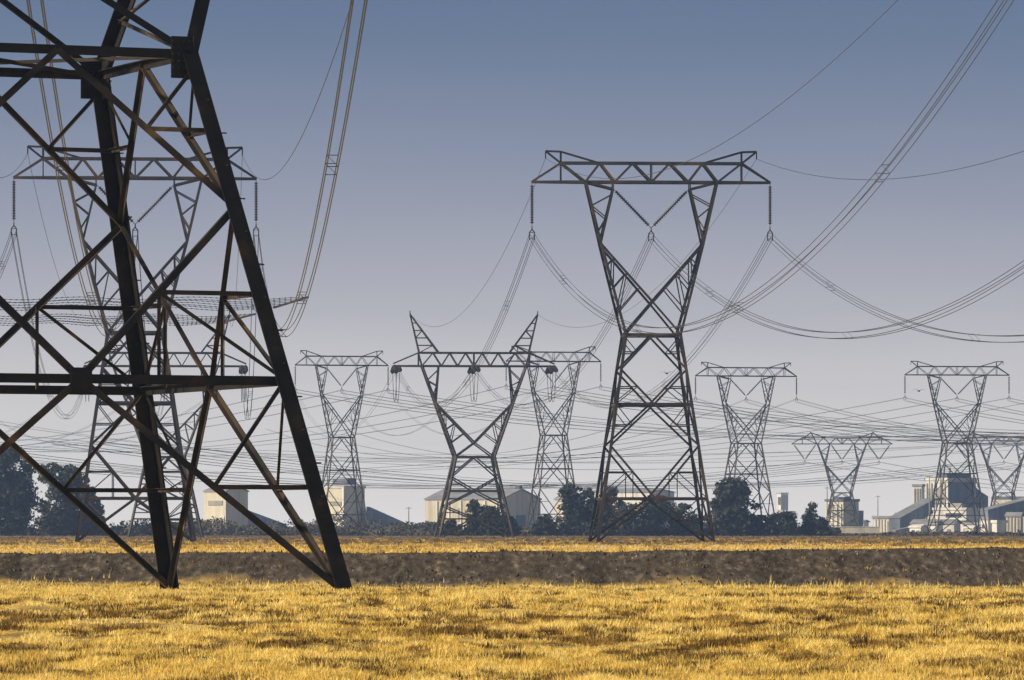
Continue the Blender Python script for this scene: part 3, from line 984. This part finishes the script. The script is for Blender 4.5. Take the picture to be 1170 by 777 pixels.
# flat crossing net hung beside the left pylon
net = tag(empty('crossing_net', at(200, 352, 500)), 'flat net of level dotted wires ending in two slanting bars', 'net')
net_inv = -net.location
zz = 21.6
bars = [(at(313, 353, 501), at(352, 340, 478)), (at(253, 370, 538), at(291, 360, 516))]
for a, b_ in bars:
    a.z = b_.z = zz
    m_ = MB()
    m_.beam(a + net_inv, b_ + net_inv, .16, (0, 0, 1), 'box')
    m_.build('end_bar', M['steel2'], net)
    for k in range(7):
        t = k / 6
        p = lerp(a, b_, t)
        m_ = MB()
        q = Vector((gx(-40, p.y), p.y, zz + .1 * math.sin(k * 2.1)))
        N_ = 60
        pts = [lerp(p, q, i / N_) + net_inv - Vector((0, 0, .25 * math.sin(i / N_ * math.pi * 3) ** 2)) for i in range(N_ + 1)]
        m_.tube(pts, .02, 4)
        for pnt in pts[::1]:
            m_.box(pnt, (.13, .08, .09))
        m_.build('net_wire', M['wire'], net)

# ------------------------------------------------------------------ trees and scrub
def blob_cloud(rg, lobes, n, size, gap=.0):
    """leaf sprays (small bent quads as two triangles) spread through lobes: (centre, radii)"""
    vol = np.array([l[1][0] * l[1][1] * l[1][2] for l in lobes]) ** .7
    idx = rg.choice(len(lobes), n, p=vol / vol.sum())
    C = np.array([l[0] for l in lobes])[idx]; Rr = np.array([l[1] for l in lobes])[idx]
    d = rg.normal(size=(n, 3)); d /= np.linalg.norm(d, axis=1)[:, None]
    rad = rg.random(n)[:, None] ** (1 / 2.2)
    wob = 1 + .25 * np.sin(d[:, :1] * 7 + idx[:, None]) * np.cos(d[:, 2:] * 6 + idx[:, None] * 1.7)
    P = C + d * rad * Rr * wob
    s = size * (.5 + rg.random(n))[:, None]
    a = rg.normal(size=(n, 3)); a /= np.linalg.norm(a, axis=1)[:, None]
    b = np.cross(a, rg.normal(size=(n, 3))); b /= np.linalg.norm(b, axis=1)[:, None]
    V = np.empty((n * 2, 3, 3))
    V[0::2] = np.stack([P - a * s, P + b * s * .6, P + a * s], 1)
    V[1::2] = np.stack([P - b * s * .7, P + a * s * .8, P + b * s + a * s * .2], 1)
    return V

def make_tree(px, wpx, top, D, label, kind='round', seed=1, name='tree', leaf='leaf', base=None, group='trees along the far field edge', dense=1.0):
    rg = np.random.default_rng(seed)
    s = F / D
    Hh = EYE + (HZ - top) / s
    Wd = wpx / s
    root = tag(empty(name, (gx(px, D), D, 0)), label, 'tree' if name == 'tree' else 'bush', group)
    lobes = []
    k = 17
    for i in range(k):
        t = (i + .5) / k
        zc = Hh * (.10 + .80 * t)
        if kind == 'round':
            env = 1 - abs(2 * t - .95) ** 3 * .42
        elif kind == 'spire':
            env = (1 - t) ** .62 * .95 + .10
        else:
            env = (1 - t) ** .38 * .85 + .18
        rr = Wd * .5 * max(env, .15) * (.24 + .32 * rg.random())
        off = max(0, Wd * .5 * env * (.8 + .42 * rg.random()) - rr * .8)
        an = i * 2.4 + rg.random()
        lobes.append(((off * math.cos(an) * (.6 + .6 * rg.random()), off * math.sin(an) * .8, zc), (rr, rr, rr * (.6 + .4 * rg.random()))))
    tw = .25 if kind == 'round' else .15
    lobes.append(((rg.normal() * Wd * .07, 0, Hh * .88), (Wd * tw, Wd * tw, Hh * .12)))
    lobes.append(((0, 0, Hh * .5), (Wd * .20, Wd * .20, Hh * .34)))
    lobes.append(((0, 0, Hh * .16), (Wd * .46, Wd * .42, Hh * .17)))
    n = int(4300 * dense * max(.4, min(2.2, Hh * Wd / 90)))
    V = blob_cloud(rg, lobes, n, .40 if Hh > 7 else .30)
    V[..., 2] = np.clip(V[..., 2], .0, Hh)
    c = tri_cloud('crown', V, None, M[leaf]); c.parent = root
    tb = MB()
    tb.tube([(0, 0, -.3), (.1, 0, Hh * .3), (-.1, .1, Hh * .6), (.1, 0, Hh * .85)], lambda t: (.035 * Hh) * (1 - .85 * t) , 7)
    for l in lobes[1:14:3]:
        z0 = min(l[0][2] * .7, Hh * .6)
        tb.tube([(0, 0, z0), (l[0][0] * .5, l[0][1] * .5, (z0 + l[0][2]) / 2 + .2), l[0]], lambda t: .014 * Hh * (1 - .8 * t), 5)
    tb.build('trunk', M['bark'], root, True)
    return root

TREES = [
    (8, 76, 506, 905, 'round', 'leaf', 'tallest dark blue-green tree cut by the frame edge'),
    (74, 64, 528, 915, 'round', 'leaf2', 'ragged dark tree beside the tallest tree with drooping outer boughs'),
    (105, 36, 560, 918, 'dome', 'leaf2', 'low spreading tree between the ragged tree and the framed pylon'),
    (517, 26, 593, 900, 'dome', 'leaf2', 'small bush-like tree at the lit end of the cream hall'),
    (543, 28, 570, 900, 'round', 'leaf2', 'upright tree against the middle of the cream hall wall'),
    (563, 30, 577, 896, 'round', 'leaf', 'round dark tree before the shaded end of the cream hall'),
    (583, 22, 589, 902, 'dome', 'leaf', 'squat dark tree just clear of the hall tree row'),
    (622, 36, 587, 905, 'dome', 'leaf2', 'low bush-like tree in the gap left of the clump pines'),
    (655, 36, 551, 910, 'round', 'leaf', 'tallest pointed tree at the near end of the clump under the rusty-legged pylon'),
    (674, 26, 557, 914, 'round', 'leaf', 'narrow tree tight beside the tallest clump tree'),
    (694, 34, 555, 905, 'round', 'leaf', 'dark tree behind the rusty leg of the clump pylon'),
    (720, 52, 574, 900, 'round', 'leaf', 'wide low tree under the bracing of the rusty-legged pylon'),
    (749, 54, 565, 905, 'round', 'leaf', 'broad flat-topped tree in the middle of the clump'),
    (780, 42, 574, 910, 'round', 'leaf2', 'rounded tree ending the clump by the far rusty leg'),
    (837, 60, 545, 900, 'round', 'leaf', 'lone large rounded tree at the foot of a grey pylon'),
    (867, 26, 588, 902, 'round', 'leaf', 'little tree tucked against the lone rounded tree'),
    (894, 42, 584, 900, 'round', 'leaf', 'low rounded tree beside the pointed tree near the boiler house'),
    (926, 34, 573, 903, 'spire', 'leaf', 'pointed dark tree standing next to the boiler house'),
    (940, 20, 591, 900, 'dome', 'leaf', 'small dark tree leaning on the pointed tree'),
]
for i, (px, wp, top, D, kd, lf, lab) in enumerate(TREES):
    make_tree(px, wp, top, D, lab, kd, 100 + i, leaf=lf)

def scrub(name, x0, x1, D, h, n, seed, label, key='scrub', size=.28, gaps=.4):
    rg = np.random.default_rng(seed)
    px = rg.uniform(x0, x1, n)
    y = D + rg.uniform(-18, 22, n)
    x = (px - 585) * y / F
    hh = h * (.20 + 2.3 * (fbm(x * .12 + seed, y * .05 + 1.1, 4)) ** 2.2)
    z = hh * rg.random(n) ** .8
    P = np.stack([x, y, z], 1)
    s = size * (.5 + rg.random(n))[:, None]
    a = rg.normal(size=(n, 3)); a /= np.linalg.norm(a, axis=1)[:, None]
    b = np.cross(a, rg.normal(size=(n, 3))); b /= np.linalg.norm(b, axis=1)[:, None]
    V = np.stack([P - a * s, P + b * s, P + a * s], 1)
    return tag(tri_cloud(name, V, None, M[key]), label, 'scrub', None, 'stuff')
scrub('scrub', -30, 500, 935, 2.3, 26000, 3, 'low grey brown scrub along the far field edge before the grey blocks')
scrub('scrub', 480, 640, 925, 1.3, 9000, 4, 'low dark scrub below the cream hall', 'scrub')
scrub('scrub', 640, 830, 922, 2.4, 14000, 5, 'dark undergrowth filling the tree clump', 'leaf')
scrub('scrub', 790, 960, 925, 1.3, 8000, 6, 'dark undergrowth below the lone trees', 'leaf')
scrub('scrub', 940, 1210, 930, .45, 7000, 7, 'sparse dry brush before the power station', 'scrub')

# ------------------------------------------------------------------ power station buildings far behind
DB = 1500.0
SB = F / DB
def zb_(py, D=DB):
    return EYE + (HZ - py) * D / F

def building(name, label, px, left_px, right_px, eave, ridge=None, al=38, D=DB, lit='cream', shade=None, roof='roof', gable=True, group='power station buildings', overhang=.3):
    """front corner at column px; one wall runs left_px columns back to the left, the other right_px to the right"""
    s = F / D
    a = R(al)
    L = left_px / s / math.cos(a); Wd = right_px / s / math.sin(a)
    dl = Vector((-math.cos(a), math.sin(a), 0)); dr = Vector((math.sin(a), math.cos(a), 0))
    base = Vector((gx(px, D), D, -.2))
    root = tag(empty(name, base), label, 'building', group)
    he = zb_(eave, D) + .2
    hr = zb_(ridge, D) + .2 if ridge else he
    w_ = MB()
    loop = [Vector((0, 0, 0)), dr * Wd, dr * Wd + Vector((0, 0, he)), dr * Wd * .5 + Vector((0, 0, hr)), Vector((0, 0, he))]
    if not ridge:
        loop.pop(3)
    w_.prism(loop, dl * L)
    w_.build('wall', M[lit], root)
    r_ = MB()
    up = Vector((0, 0, .12))
    if ridge:
        for s0, s1 in ((dr * -overhang, dr * Wd * .5), (dr * (Wd + overhang), dr * Wd * .5)):
            A = s0 + Vector((0, 0, he - overhang * (hr - he) / (Wd * .5))) + up - dl * .3
            B = s1 + Vector((0, 0, hr)) + up - dl * .3
            r_.prism([A, B, B + Vector((0, 0, .3)), A + Vector((0, 0, .3))], dl * (L + .6))
    else:
        c = (dr * Wd + dl * L) / 2 + Vector((0, 0, he + .36))
        r_.box(c, (L + .5, Wd + .5, .7), axes=(dl, dr, Vector((0, 0, 1))))
    r_.build('roof', M[roof], root)
    root['_'] = 0
    del root['_']
    return root, base, dl, dr, L, Wd, he

def on_wall(root, dl, dr, side, u0, u1, z0, z1, name, mt, th=.16):
    """a panel set proud of a wall; side 'l' is the lit wall (runs along dl), 'r' the shaded one"""
    d = dl if side == 'l' else dr
    n = -dr if side == 'l' else -dl
    b = MB()
    c = d * ((u0 + u1) / 2) + n * (th / 2 + .02) + Vector((0, 0, (z0 + z1) / 2))
    b.box(c, (u1 - u0, th, z1 - z0), axes=(d, n, Vector((0, 0, 1))))
    return b.build(name, M[mt], root)

# pale block behind the near pylon leg
r, base, dl, dr, L, Wd, he = building('boiler_house', 'pale block with a grey louvre band seen between the near pylon legs', 258, 26, 24, 562, 556.5, 42)
on_wall(r, dl, dr, 'l', L * .15, L * .8, he * .68, he * .79, 'louvre', 'vent')
on_wall(r, dl, dr, 'l', L * .05, L * .22, he * .2, he * .42, 'duct', 'white')
on_wall(r, dl, dr, 'l', L * .05, L * .45, he * .05, he * .15, 'door', 'vent')
b = MB(); o0 = dr * Wd * .5 + dr * Wd * .5
b.prism([dr * Wd + Vector((0, 0, 0)), dr * Wd + Vector((0, 0, zb_(582))), dr * Wd + dr * 14 - dl * 1 + Vector((0, 0, zb_(598))), dr * Wd + dr * 16 - dl * 1], dl * 5)
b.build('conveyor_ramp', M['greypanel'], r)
# taller block with ramp
r, base, dl, dr, L, Wd, he = building('boiler_house', 'ash-grey block with a long conveyor ramp sloping off its shaded side', 393, 23, 23, 558, None, 42, lit='cream', roof='white')
for z0 in (.08, .30, .62):
    on_wall(r, dl, dr, 'l', L * .12, L * .72, he * z0, he * (z0 + .09), 'louvre', 'vent')
on_wall(r, dl, dr, 'l', -.2, .5, 0, he, 'corner_post', 'white', .3)
b = MB(); b.box((dr * Wd + dl * L) * .38 + Vector((0, 0, he + 1.9)), (5.6, 3.6, 1.7), axes=(dl, dr, Vector((0, 0, 1)))); b.build('roof_plant', M['darkroof'], r)
b = MB(); a0 = dr * (Wd + .02) - dl * .6
b.prism([a0, a0 + Vector((0, 0, zb_(578))), a0 + Vector((12.5, 2, zb_(602) + .2)), a0 + Vector((12.5, 2, 0))], Vector((.8, 4.5, 0)))
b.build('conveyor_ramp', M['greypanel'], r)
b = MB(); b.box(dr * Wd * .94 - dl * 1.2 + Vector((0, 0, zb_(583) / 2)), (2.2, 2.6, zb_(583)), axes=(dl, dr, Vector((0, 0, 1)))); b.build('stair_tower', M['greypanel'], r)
# hall
r, base, dl, dr, L, Wd, he = building('storage_hall', 'long cream hall with grey gabled roof behind the horned pylon', 574, 89, 44, 571, 559.5, 30)
for k in range(6):
    u = L * (.06 + k * .155)
    on_wall(r, dl, dr, 'l', u, u + .35, 0, he - .25, 'pilaster', 'white', .3)
for k in range(4):
    u = L * (.13 + k * .2)
    on_wall(r, dl, dr, 'l', u, u + 1.1, he * .35, he * .75, 'window', 'vent', .1)
b = MB(); b.box(dr * Wd * .5 + dl * .9 + Vector((0, 0, zb_(557.3))), (1.4, 1.6, 1.9), axes=(dl, dr, Vector((0, 0, 1)))); b.build('roof_vent', M['greypanel'], r)
on_wall(r, dl, dr, 'r', Wd * .35, Wd * .6, 0, he * .55, 'door', 'opening', .1)
# low sheds seen through the tree gap
r, *_ = building('shed', 'pale low shed glimpsed between hall and tree clump', 648, 14, 10, 571, 568, 38, D=1620)
r, *_ = building('shed', 'low pale roof glimpsed above the tree clump', 742, 70, 30, 563, 560, 30, D=1700, lit='white')
# water tower
wt = tag(empty('water_tower', (gx(894, 2200), 2200, -.2)), 'pale boxy tower on thin columns above the low rounded tree', 'tower', 'power station buildings')
s2 = 2200 / F
b = MB(); b.box((0, 0, zb_(573, 2200)), (11 * s2 * .95, 8 * s2, 18 * s2), R(35)); b.build('tank', M['white'], wt)
b = MB(); b.box((0, 0, zb_(563, 2200)), (11.6 * s2, 8.6 * s2, 1.2 * s2), R(35)); b.build('roof', M['roof'], wt)
for q in ((-2.6, -1.6), (2.6, -1.6), (2.6, 1.6), (-2.6, 1.6)):
    qq = Matrix.Rotation(R(35), 3, 'Z') @ Vector((q[0] * .55, q[1] * .6, 0))
    b = MB(); b.beam(qq, qq + Vector((0, 0, zb_(582, 2200))), .7, prof='box'); b.build('column', M['white'], wt)
b = MB(); b.box((-1.2, -3.4, zb_(572, 2200)), (1.6, .3, 3.2)); b.build('window', M['vent'], wt)
# boiler house with stepped annex
r, base, dl, dr, L, Wd, he = building('boiler_house', 'boxy boiler house with pale ribbed wall and blue shaded side', 963.5, 19, 19, 573, None, 42, roof='darkroof')
for k in range(4):
    on_wall(r, dl, dr, 'l', L * (.08 + k * .25), L * (.08 + k * .25) + .4, he * .02, he * .92, 'pilaster', 'white', .3)
for k in range(3):
    on_wall(r, dl, dr, 'l', L * (.15 + k * .25), L * (.15 + k * .25) + .5, he * .45, he * .75, 'window', 'vent', .1)
b = MB(); b.box((dl * L + dr * Wd) * .5 + Vector((0, 0, he + .95)), (L * .6, Wd * .5, .6), axes=(dl, dr, Vector((0, 0, 1)))); b.build('roof_plant', M['darkroof'], r)
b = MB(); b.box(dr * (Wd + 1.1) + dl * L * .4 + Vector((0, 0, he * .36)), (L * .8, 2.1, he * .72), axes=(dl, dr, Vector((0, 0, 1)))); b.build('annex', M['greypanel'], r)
# perimeter wall
pw = tag(empty('perimeter_wall', (gx(945, 1400), 1400, -.2)), 'long cream perimeter wall before the boiler house', 'wall')
b = MB(); b.box((gx(1005, 1400) / 2 - gx(945, 1400) / 2 + 0, 0, .9), (gx(1005, 1400) - gx(945, 1400), .4, 1.8)); b.build('wall', M['cream'], pw)
b = MB(); b.box((gx(1005, 1400) / 2 - gx(945, 1400) / 2, 0, 1.88), (gx(1005, 1400) - gx(945, 1400) + .3, .6, .14)); b.build('coping', M['white'], pw)
# pump house
r, base, dl, dr, L, Wd, he = building('pump_house', 'small cream building with a dark doorway left of the sloping conveyor', 1026, 28, 4, 592.5, None, 22, D=1450, roof='roof')
on_wall(r, dl, dr, 'l', L * .22, L * .42, 0, he * .82, 'door', 'vent', .12)
for k in range(4):
    on_wall(r, dl, dr, 'l', L * (.52 + k * .12), L * (.52 + k * .12) + .3, 0, he * .95, 'pilaster', 'white', .2)
b = MB(); b.beam((-.6, .6, he), (-.6, .6, he + 1.6), .4, prof='box'); b.build('chimney', M['roof'], r)
# main station
r, base, dl, dr, L, Wd, he = building('power_station', 'large power station block with pale wall, deep blue shaded side and dark cap', 1083, 24, 36, 549, None, 38, lit='white', roof='white')
on_wall(r, dl, dr, 'r', Wd * .04, Wd * .92, he * .32, he * .97, 'shade_tint_panel', 'greypanel', .25)  # blue-grey sheet painting shade onto the wall turned from the sun
b = MB(); b.box((dl * L * .3 + dr * Wd * .45) + Vector((0, 0, he + 1.35)), (L * .45, Wd * .85, 1.3), axes=(dl, dr, Vector((0, 0, 1)))); b.build('roof_plant', M['darkroof'], r)
for k in range(5):
    on_wall(r, dl, dr, 'l', L * (.1 + k * .2), L * (.1 + k * .2) + .35, 0, he * .95, 'pilaster', 'vent', .25)
for k in range(4):
    on_wall(r, dl, dr, 'l', L * (.15 + k * .2), L * (.15 + k * .2) + .9, he * .55, he * .85, 'window', 'vent', .1)
b = MB(); a0 = dr * (Wd + .02)
b.prism([a0, a0 + Vector((0, 0, zb_(557))), a0 + Vector((3.4, 0, zb_(566))), a0 + Vector((3.4, 0, 0))], dl * L * .6 + Vector((0, 3, 0)))
b.build('side_bunker', M['greypanel'], r)
for k in range(6):
    b = MB(); hh_ = 2.5 + (k * 37 % 5) * 1.1
    c = -dr * (3.5 + (k % 3) * 2.2) + dl * (L * (-.75 + k * .36))
    b.box(c + Vector((0, 0, hh_ / 2)), (3.0 + k % 2 * 1.6, 2.6, hh_), axes=(dl, dr, Vector((0, 0, 1)))); b.build('annex', M[('white', 'vent', 'cream')[k % 3]], r)
    b = MB(); b.box(c + Vector((0, 0, hh_ + .13)), (3.3 + k % 2 * 1.6, 2.9, .2), axes=(dl, dr, Vector((0, 0, 1)))); b.build('annex_roof', M[('roof', 'white')[k % 2]], r)
for k in range(3):
    c = -dr * 6.5 + dl * (L * (-.4 + k * .55))
    b = MB(); b.lathe(c, c + Vector((0, 0, 1)), [(0, .9), (3.4 + k * .8, .9), (4.0 + k * .8, .5), (4.1 + k * .8, .02)], 12); b.build('tank', M['white'], r)
for k in range(3):
    z_ = he * (.25 + .2 * k)
    b = MB(); b.tube([dl * L * (.95 - .1 * k) - dr * .7 + Vector((0, 0, z_)), dl * L * .1 - dr * .7 + Vector((0, 0, z_ + .6)), dl * -2.5 - dr * .7 + Vector((0, 0, z_ * .8))], .22, 6); b.build('pipe', M['vent'], r)
for u in (.3, .72):
    b = MB(); c = dl * L * u + dr * Wd * .3; b.tube([c + Vector((0, 0, he)), c + Vector((0, 0, he + 3.6))], .32, 8); b.build('chimney', M['vent'], r)
for k in range(3):
    for q in range(2):
        on_wall(r, dl, dr, 'r', Wd * (.12 + .28 * k), Wd * (.12 + .28 * k) + 1.6, he * (.08 + .12 * q), he * (.08 + .12 * q) + .9, 'window', 'opening', .12)
# silo block left of it
r, base, dl, dr, L, Wd, he = building('silo_block', 'pale narrow ribbed tower block just left of the power station', 1053, 9.5, 4, 556, None, 25, D=1560, lit='white', roof='roof')
for k in range(3):
    on_wall(r, dl, dr, 'l', L * (.12 + k * .3), L * (.12 + k * .3) + .4, 0, he * .96, 'pilaster', 'vent', .2)
# stepped low sheds in front
r, base, dl, dr, L, Wd, he = building('turbine_shed', 'white turbine shed with a dark slot window below the power station', 1104, 36, 22, 583, None, 30, D=1440, lit='white', roof='white')
on_wall(r, dl, dr, 'l', L * .15, L * .62, he * .70, he * .88, 'window', 'opening', .12)
on_wall(r, dl, dr, 'l', L * .3, L * .55, he * .38, he * .46, 'window', 'vent', .12)
on_wall(r, dl, dr, 'l', L * .0, L * .9, he * .54, he * .58, 'ledge', 'vent', .5)
on_wall(r, dl, dr, 'r', Wd * .2, Wd * .7, 0, he * .5, 'door', 'opening', .12)
b = MB(); b.box(dl * L * .4 + dr * 3 + Vector((0, 0, he + 1.3)), (3.4, 2.2, 1.2), axes=(dl, dr, Vector((0, 0, 1)))); b.build('roof_plant', M['vent'], r)
r, base, dl, dr, L, Wd, he = building('low_shed', 'long white shed with a dark sloping roof edge at the field edge', 1090, 48, 10, 599, 595, 18, D=1390, lit='white', roof='roof')
for k in range(5):
    on_wall(r, dl, dr, 'l', L * (.08 + k * .18), L * (.08 + k * .18) + .9, he * .1, he * .5, 'door', 'vent', .1)
r, base, dl, dr, L, Wd, he = building('low_shed', 'grey low shed with dark doors right of the white shed', 1122, 20, 14, 600, None, 38, D=1385, lit='vent', roof='roof')
on_wall(r, dl, dr, 'l', L * .1, L * .5, 0, he * .7, 'door', 'opening', .1)
on_wall(r, dl, dr, 'r', Wd * .1, Wd * .5, 0, he * .7, 'door', 'opening', .1)
for px_, l_, r_, ev, rd, D_, lt, rf, lab in (
    (1052, 12, 8, 603, 601, 1372, 'white', 'white', 'tiny white gabled shed at the field edge below the dark low conveyor'),
    (1072, 14, 6, 600.5, None, 1376, 'white', 'roof', 'flat-roofed white cabin in front of the long white shed'),
    (1112, 9, 9, 604, 602, 1368, 'cream', 'white', 'tiny cream gabled hut by the grey low shed'),
    (1129, 8, 5, 594, None, 1378, 'white', 'roof', 'narrow white upright cabin beside the thick conveyor legs'),
    (1040, 12, 12, 590, 588, 1520, 'white', 'roof', 'pale gabled shed behind the blue shaded conveyor'),
    (987, 8, 6, 597, 595.5, 1560, 'white', 'roof', 'small pale shed between boiler house and cream building')):
    r, base, dl, dr, L, Wd, he = building('shed', lab, px_, l_, r_, ev, rd, 38, D=D_, lit=lt, roof=rf)
    on_wall(r, dl, dr, 'l', L * .15, L * .4, 0, he * .6, 'door', 'vent', .1)
    on_wall(r, dl, dr, 'l', L * .55, L * .8, he * .4, he * .65, 'window', 'opening', .1)
# covered conveyors
def conveyor(label, A, B, wd, ht, mt='greypanel', legs=3):
    root = tag(empty('covered_conveyor', (A.x, A.y, 0)), label, 'conveyor', 'sloping covered conveyors')
    o_ = Vector((A.x, A.y, 0))
    d = (B - A).normalized(); sd_ = Vector((d.y, -d.x, 0)).normalized(); up = sd_.cross(d)
    if up.z < 0: up = -up
    b = MB(); b.box((A + B) / 2 - o_, ((B - A).length, wd, ht), axes=(d, sd_, up)); b.build('gallery', M[mt], root)
    b = MB(); b.box((A + B) / 2 - o_ + up * (ht / 2 + .13), ((B - A).length + .3, wd + .4, .2), axes=(d, sd_, up)); b.build('roof', M['roof'], root)
    for k in range(legs):
        p = lerp(A, B, (k + .7) / (legs + .4)) - o_
        for s in (-1, 1):
            q = p + sd_ * (s * wd * .4)
            b = MB(); b.beam(Vector((q.x, q.y, -.3)), Vector((q.x, q.y, q.z - ht * .4)), .35, prof='box'); b.build('support_leg', M['roof'], root)
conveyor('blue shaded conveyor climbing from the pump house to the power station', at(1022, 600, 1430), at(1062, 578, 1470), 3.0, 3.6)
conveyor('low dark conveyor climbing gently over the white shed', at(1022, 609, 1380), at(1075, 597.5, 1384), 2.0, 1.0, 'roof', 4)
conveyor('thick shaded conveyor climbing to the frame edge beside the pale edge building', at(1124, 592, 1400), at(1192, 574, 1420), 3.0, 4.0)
# edge building
r, base, dl, dr, L, Wd, he = building('workshop', 'pale building with dark flat roof cut by the frame edge', 1215, 78, 20, 570, None, 25, D=1540, lit='cream', roof='darkroof')
for k in range(9):
    on_wall(r, dl, dr, 'l', L * (.06 + k * .107), L * (.06 + k * .107) + .5, he * .1, he * .8, 'pilaster', 'vent', .2)
r, base, dl, dr, L, Wd, he = building('switch_house', 'small pale hut with deep blue shaded side below the thick conveyor', 1139, 5, 12, 597.5, None, 50, D=1370, lit='white', roof='white')
r, base, dl, dr, L, Wd, he = building('ash_silo', 'cream ribbed silo block under the thick conveyor', 1166, 16, 4, 590, 587, 22, D=1375, lit='cream')
for k in range(4):
    on_wall(r, dl, dr, 'l', L * (.12 + k * .23), L * (.12 + k * .23) + .35, 0, he * .95, 'pilaster', 'vent', .15)
# poles
for px, top, D, lab in ((467, 579, 1500, 'thin bare pole by the foot of the conveyor ramp'), (1062, 543, 1430, 'thin dark mast in front of the power station wall'), (945, 556, 1500, 'thin pale mast beside the boiler house'), (1003, 566, 1700, 'faint thin mast above the pump house')):
    p = tag(empty('mast', (gx(px, D), D, 0)), lab, 'mast', 'thin masts among the buildings')
    hgt = zb_(top, D)
    b = MB(); b.tube([(0, 0, -.2), (0, 0, hgt)], lambda t: .2 - .08 * t, 7); b.build('pole', M['roof'], p)
    b = MB(); b.box((0, 0, hgt - .4), (1.6, .15, .15)); b.build('crossbar', M['roof'], p)
# spoil mounds
def mound(px, wpx, top, D, label):
    n, m_ = 28, 9
    W2 = wpx / 2 * D / F; Hm = zb_(top, D)
    vs, fs = [], []
    rg = random.Random(px)
    for i in range(m_ + 1):
        t = i / m_
        for k in range(n):
            an = 2 * math.pi * k / n
            rr = W2 * (1 - t) * (1 + .1 * math.sin(3 * an + px) + .05 * rg.random())
            vs.append((rr * math.cos(an), rr * .7 * math.sin(an), Hm * t ** 1.1 - .3))
    for i in range(m_):
        for k in range(n):
            k2 = (k + 1) % n
            fs.append((i * n + k, i * n + k2, (i + 1) * n + k2, (i + 1) * n + k))
    b = MB(); b.add(vs, fs)
    o = b.build('spoil_heap', M['mound'], None, True)
    o.location = (gx(px, D), D, 0)
    tag(o, label, 'heap', 'spoil heaps near the grey blocks')
mound(300, 110, 590, 1520, 'low dark spoil heap beside the pale louvred block')
mound(430, 150, 597, 1460, 'broad flat spoil heap below the conveyor ramp')

# two birds on the wing
for px, py, lab in ((762, 427, 'tiny dark bird flying between the rusty-legged pylon and the grey pylon'), (1050, 447, 'tiny dark bird flying near the arm of the power station pylon')):
    b = MB()
    b.lathe((-.28, 0, 0), (.28, 0, .04), [(0, .01), (.1, .05), (.28, .085), (.42, .07), (.5, .045), (.56, .01)], 8)
    for s in (-1, 1):
        b.add([(.1, s * .05, .03), (-.08, s * .05, .03), (-.02, s * .3, .16), (.1, s * .3, .17), (-.1, s * .62, .1),
               (.1, s * .05, .05), (-.08, s * .05, .05), (-.02, s * .3, .18), (.1, s * .3, .19), (-.1, s * .62, .11)],
              [(0, 1, 2, 3), (3, 2, 4), (8, 7, 6, 5), (9, 7, 8), (0, 3, 8, 5), (3, 4, 9, 8), (1, 6, 7, 2), (2, 7, 9, 4)])
    b.add([(-.26, -.04, 0), (-.26, .04, 0), (-.46, .07, 0), (-.46, -.07, 0), (-.26, -.04, .02), (-.26, .04, .02), (-.46, .07, .02), (-.46, -.07, .02)],
          [(3, 2, 1, 0), (4, 5, 6, 7), (0, 1, 5, 4), (1, 2, 6, 5), (2, 3, 7, 6), (3, 0, 4, 7)])
    o = b.build('bird', M['opening'])
    o.location = at(px, py, 480); o.rotation_euler = (0, 0, R(70))
    tag(o, lab, 'bird', 'birds in the sky')

# ------------------------------------------------------------------ haze: one closed box of even air
HAZE = 1
if HAZE:
    b = MB()
    b.box((0, 1250, 20.5), (1600, 2700, 43))
    m = bpy.data.materials.new('smoky_air'); m.use_nodes = True
    t = m.node_tree; t.nodes.clear()
    o_ = t.nodes.new('ShaderNodeOutputMaterial')
    v = t.nodes.new('ShaderNodeVolumePrincipled')
    v.inputs['Color'].default_value = (.40, .60, 1.0, 1)
    v.inputs['Density'].default_value = .00021
    v.inputs['Anisotropy'].default_value = .2
    t.links.new(v.outputs[0], o_.inputs['Volume'])
    h = b.build('haze', m)
    tag(h, 'thin smoky haze hanging over the whole field', 'haze', None, 'stuff')
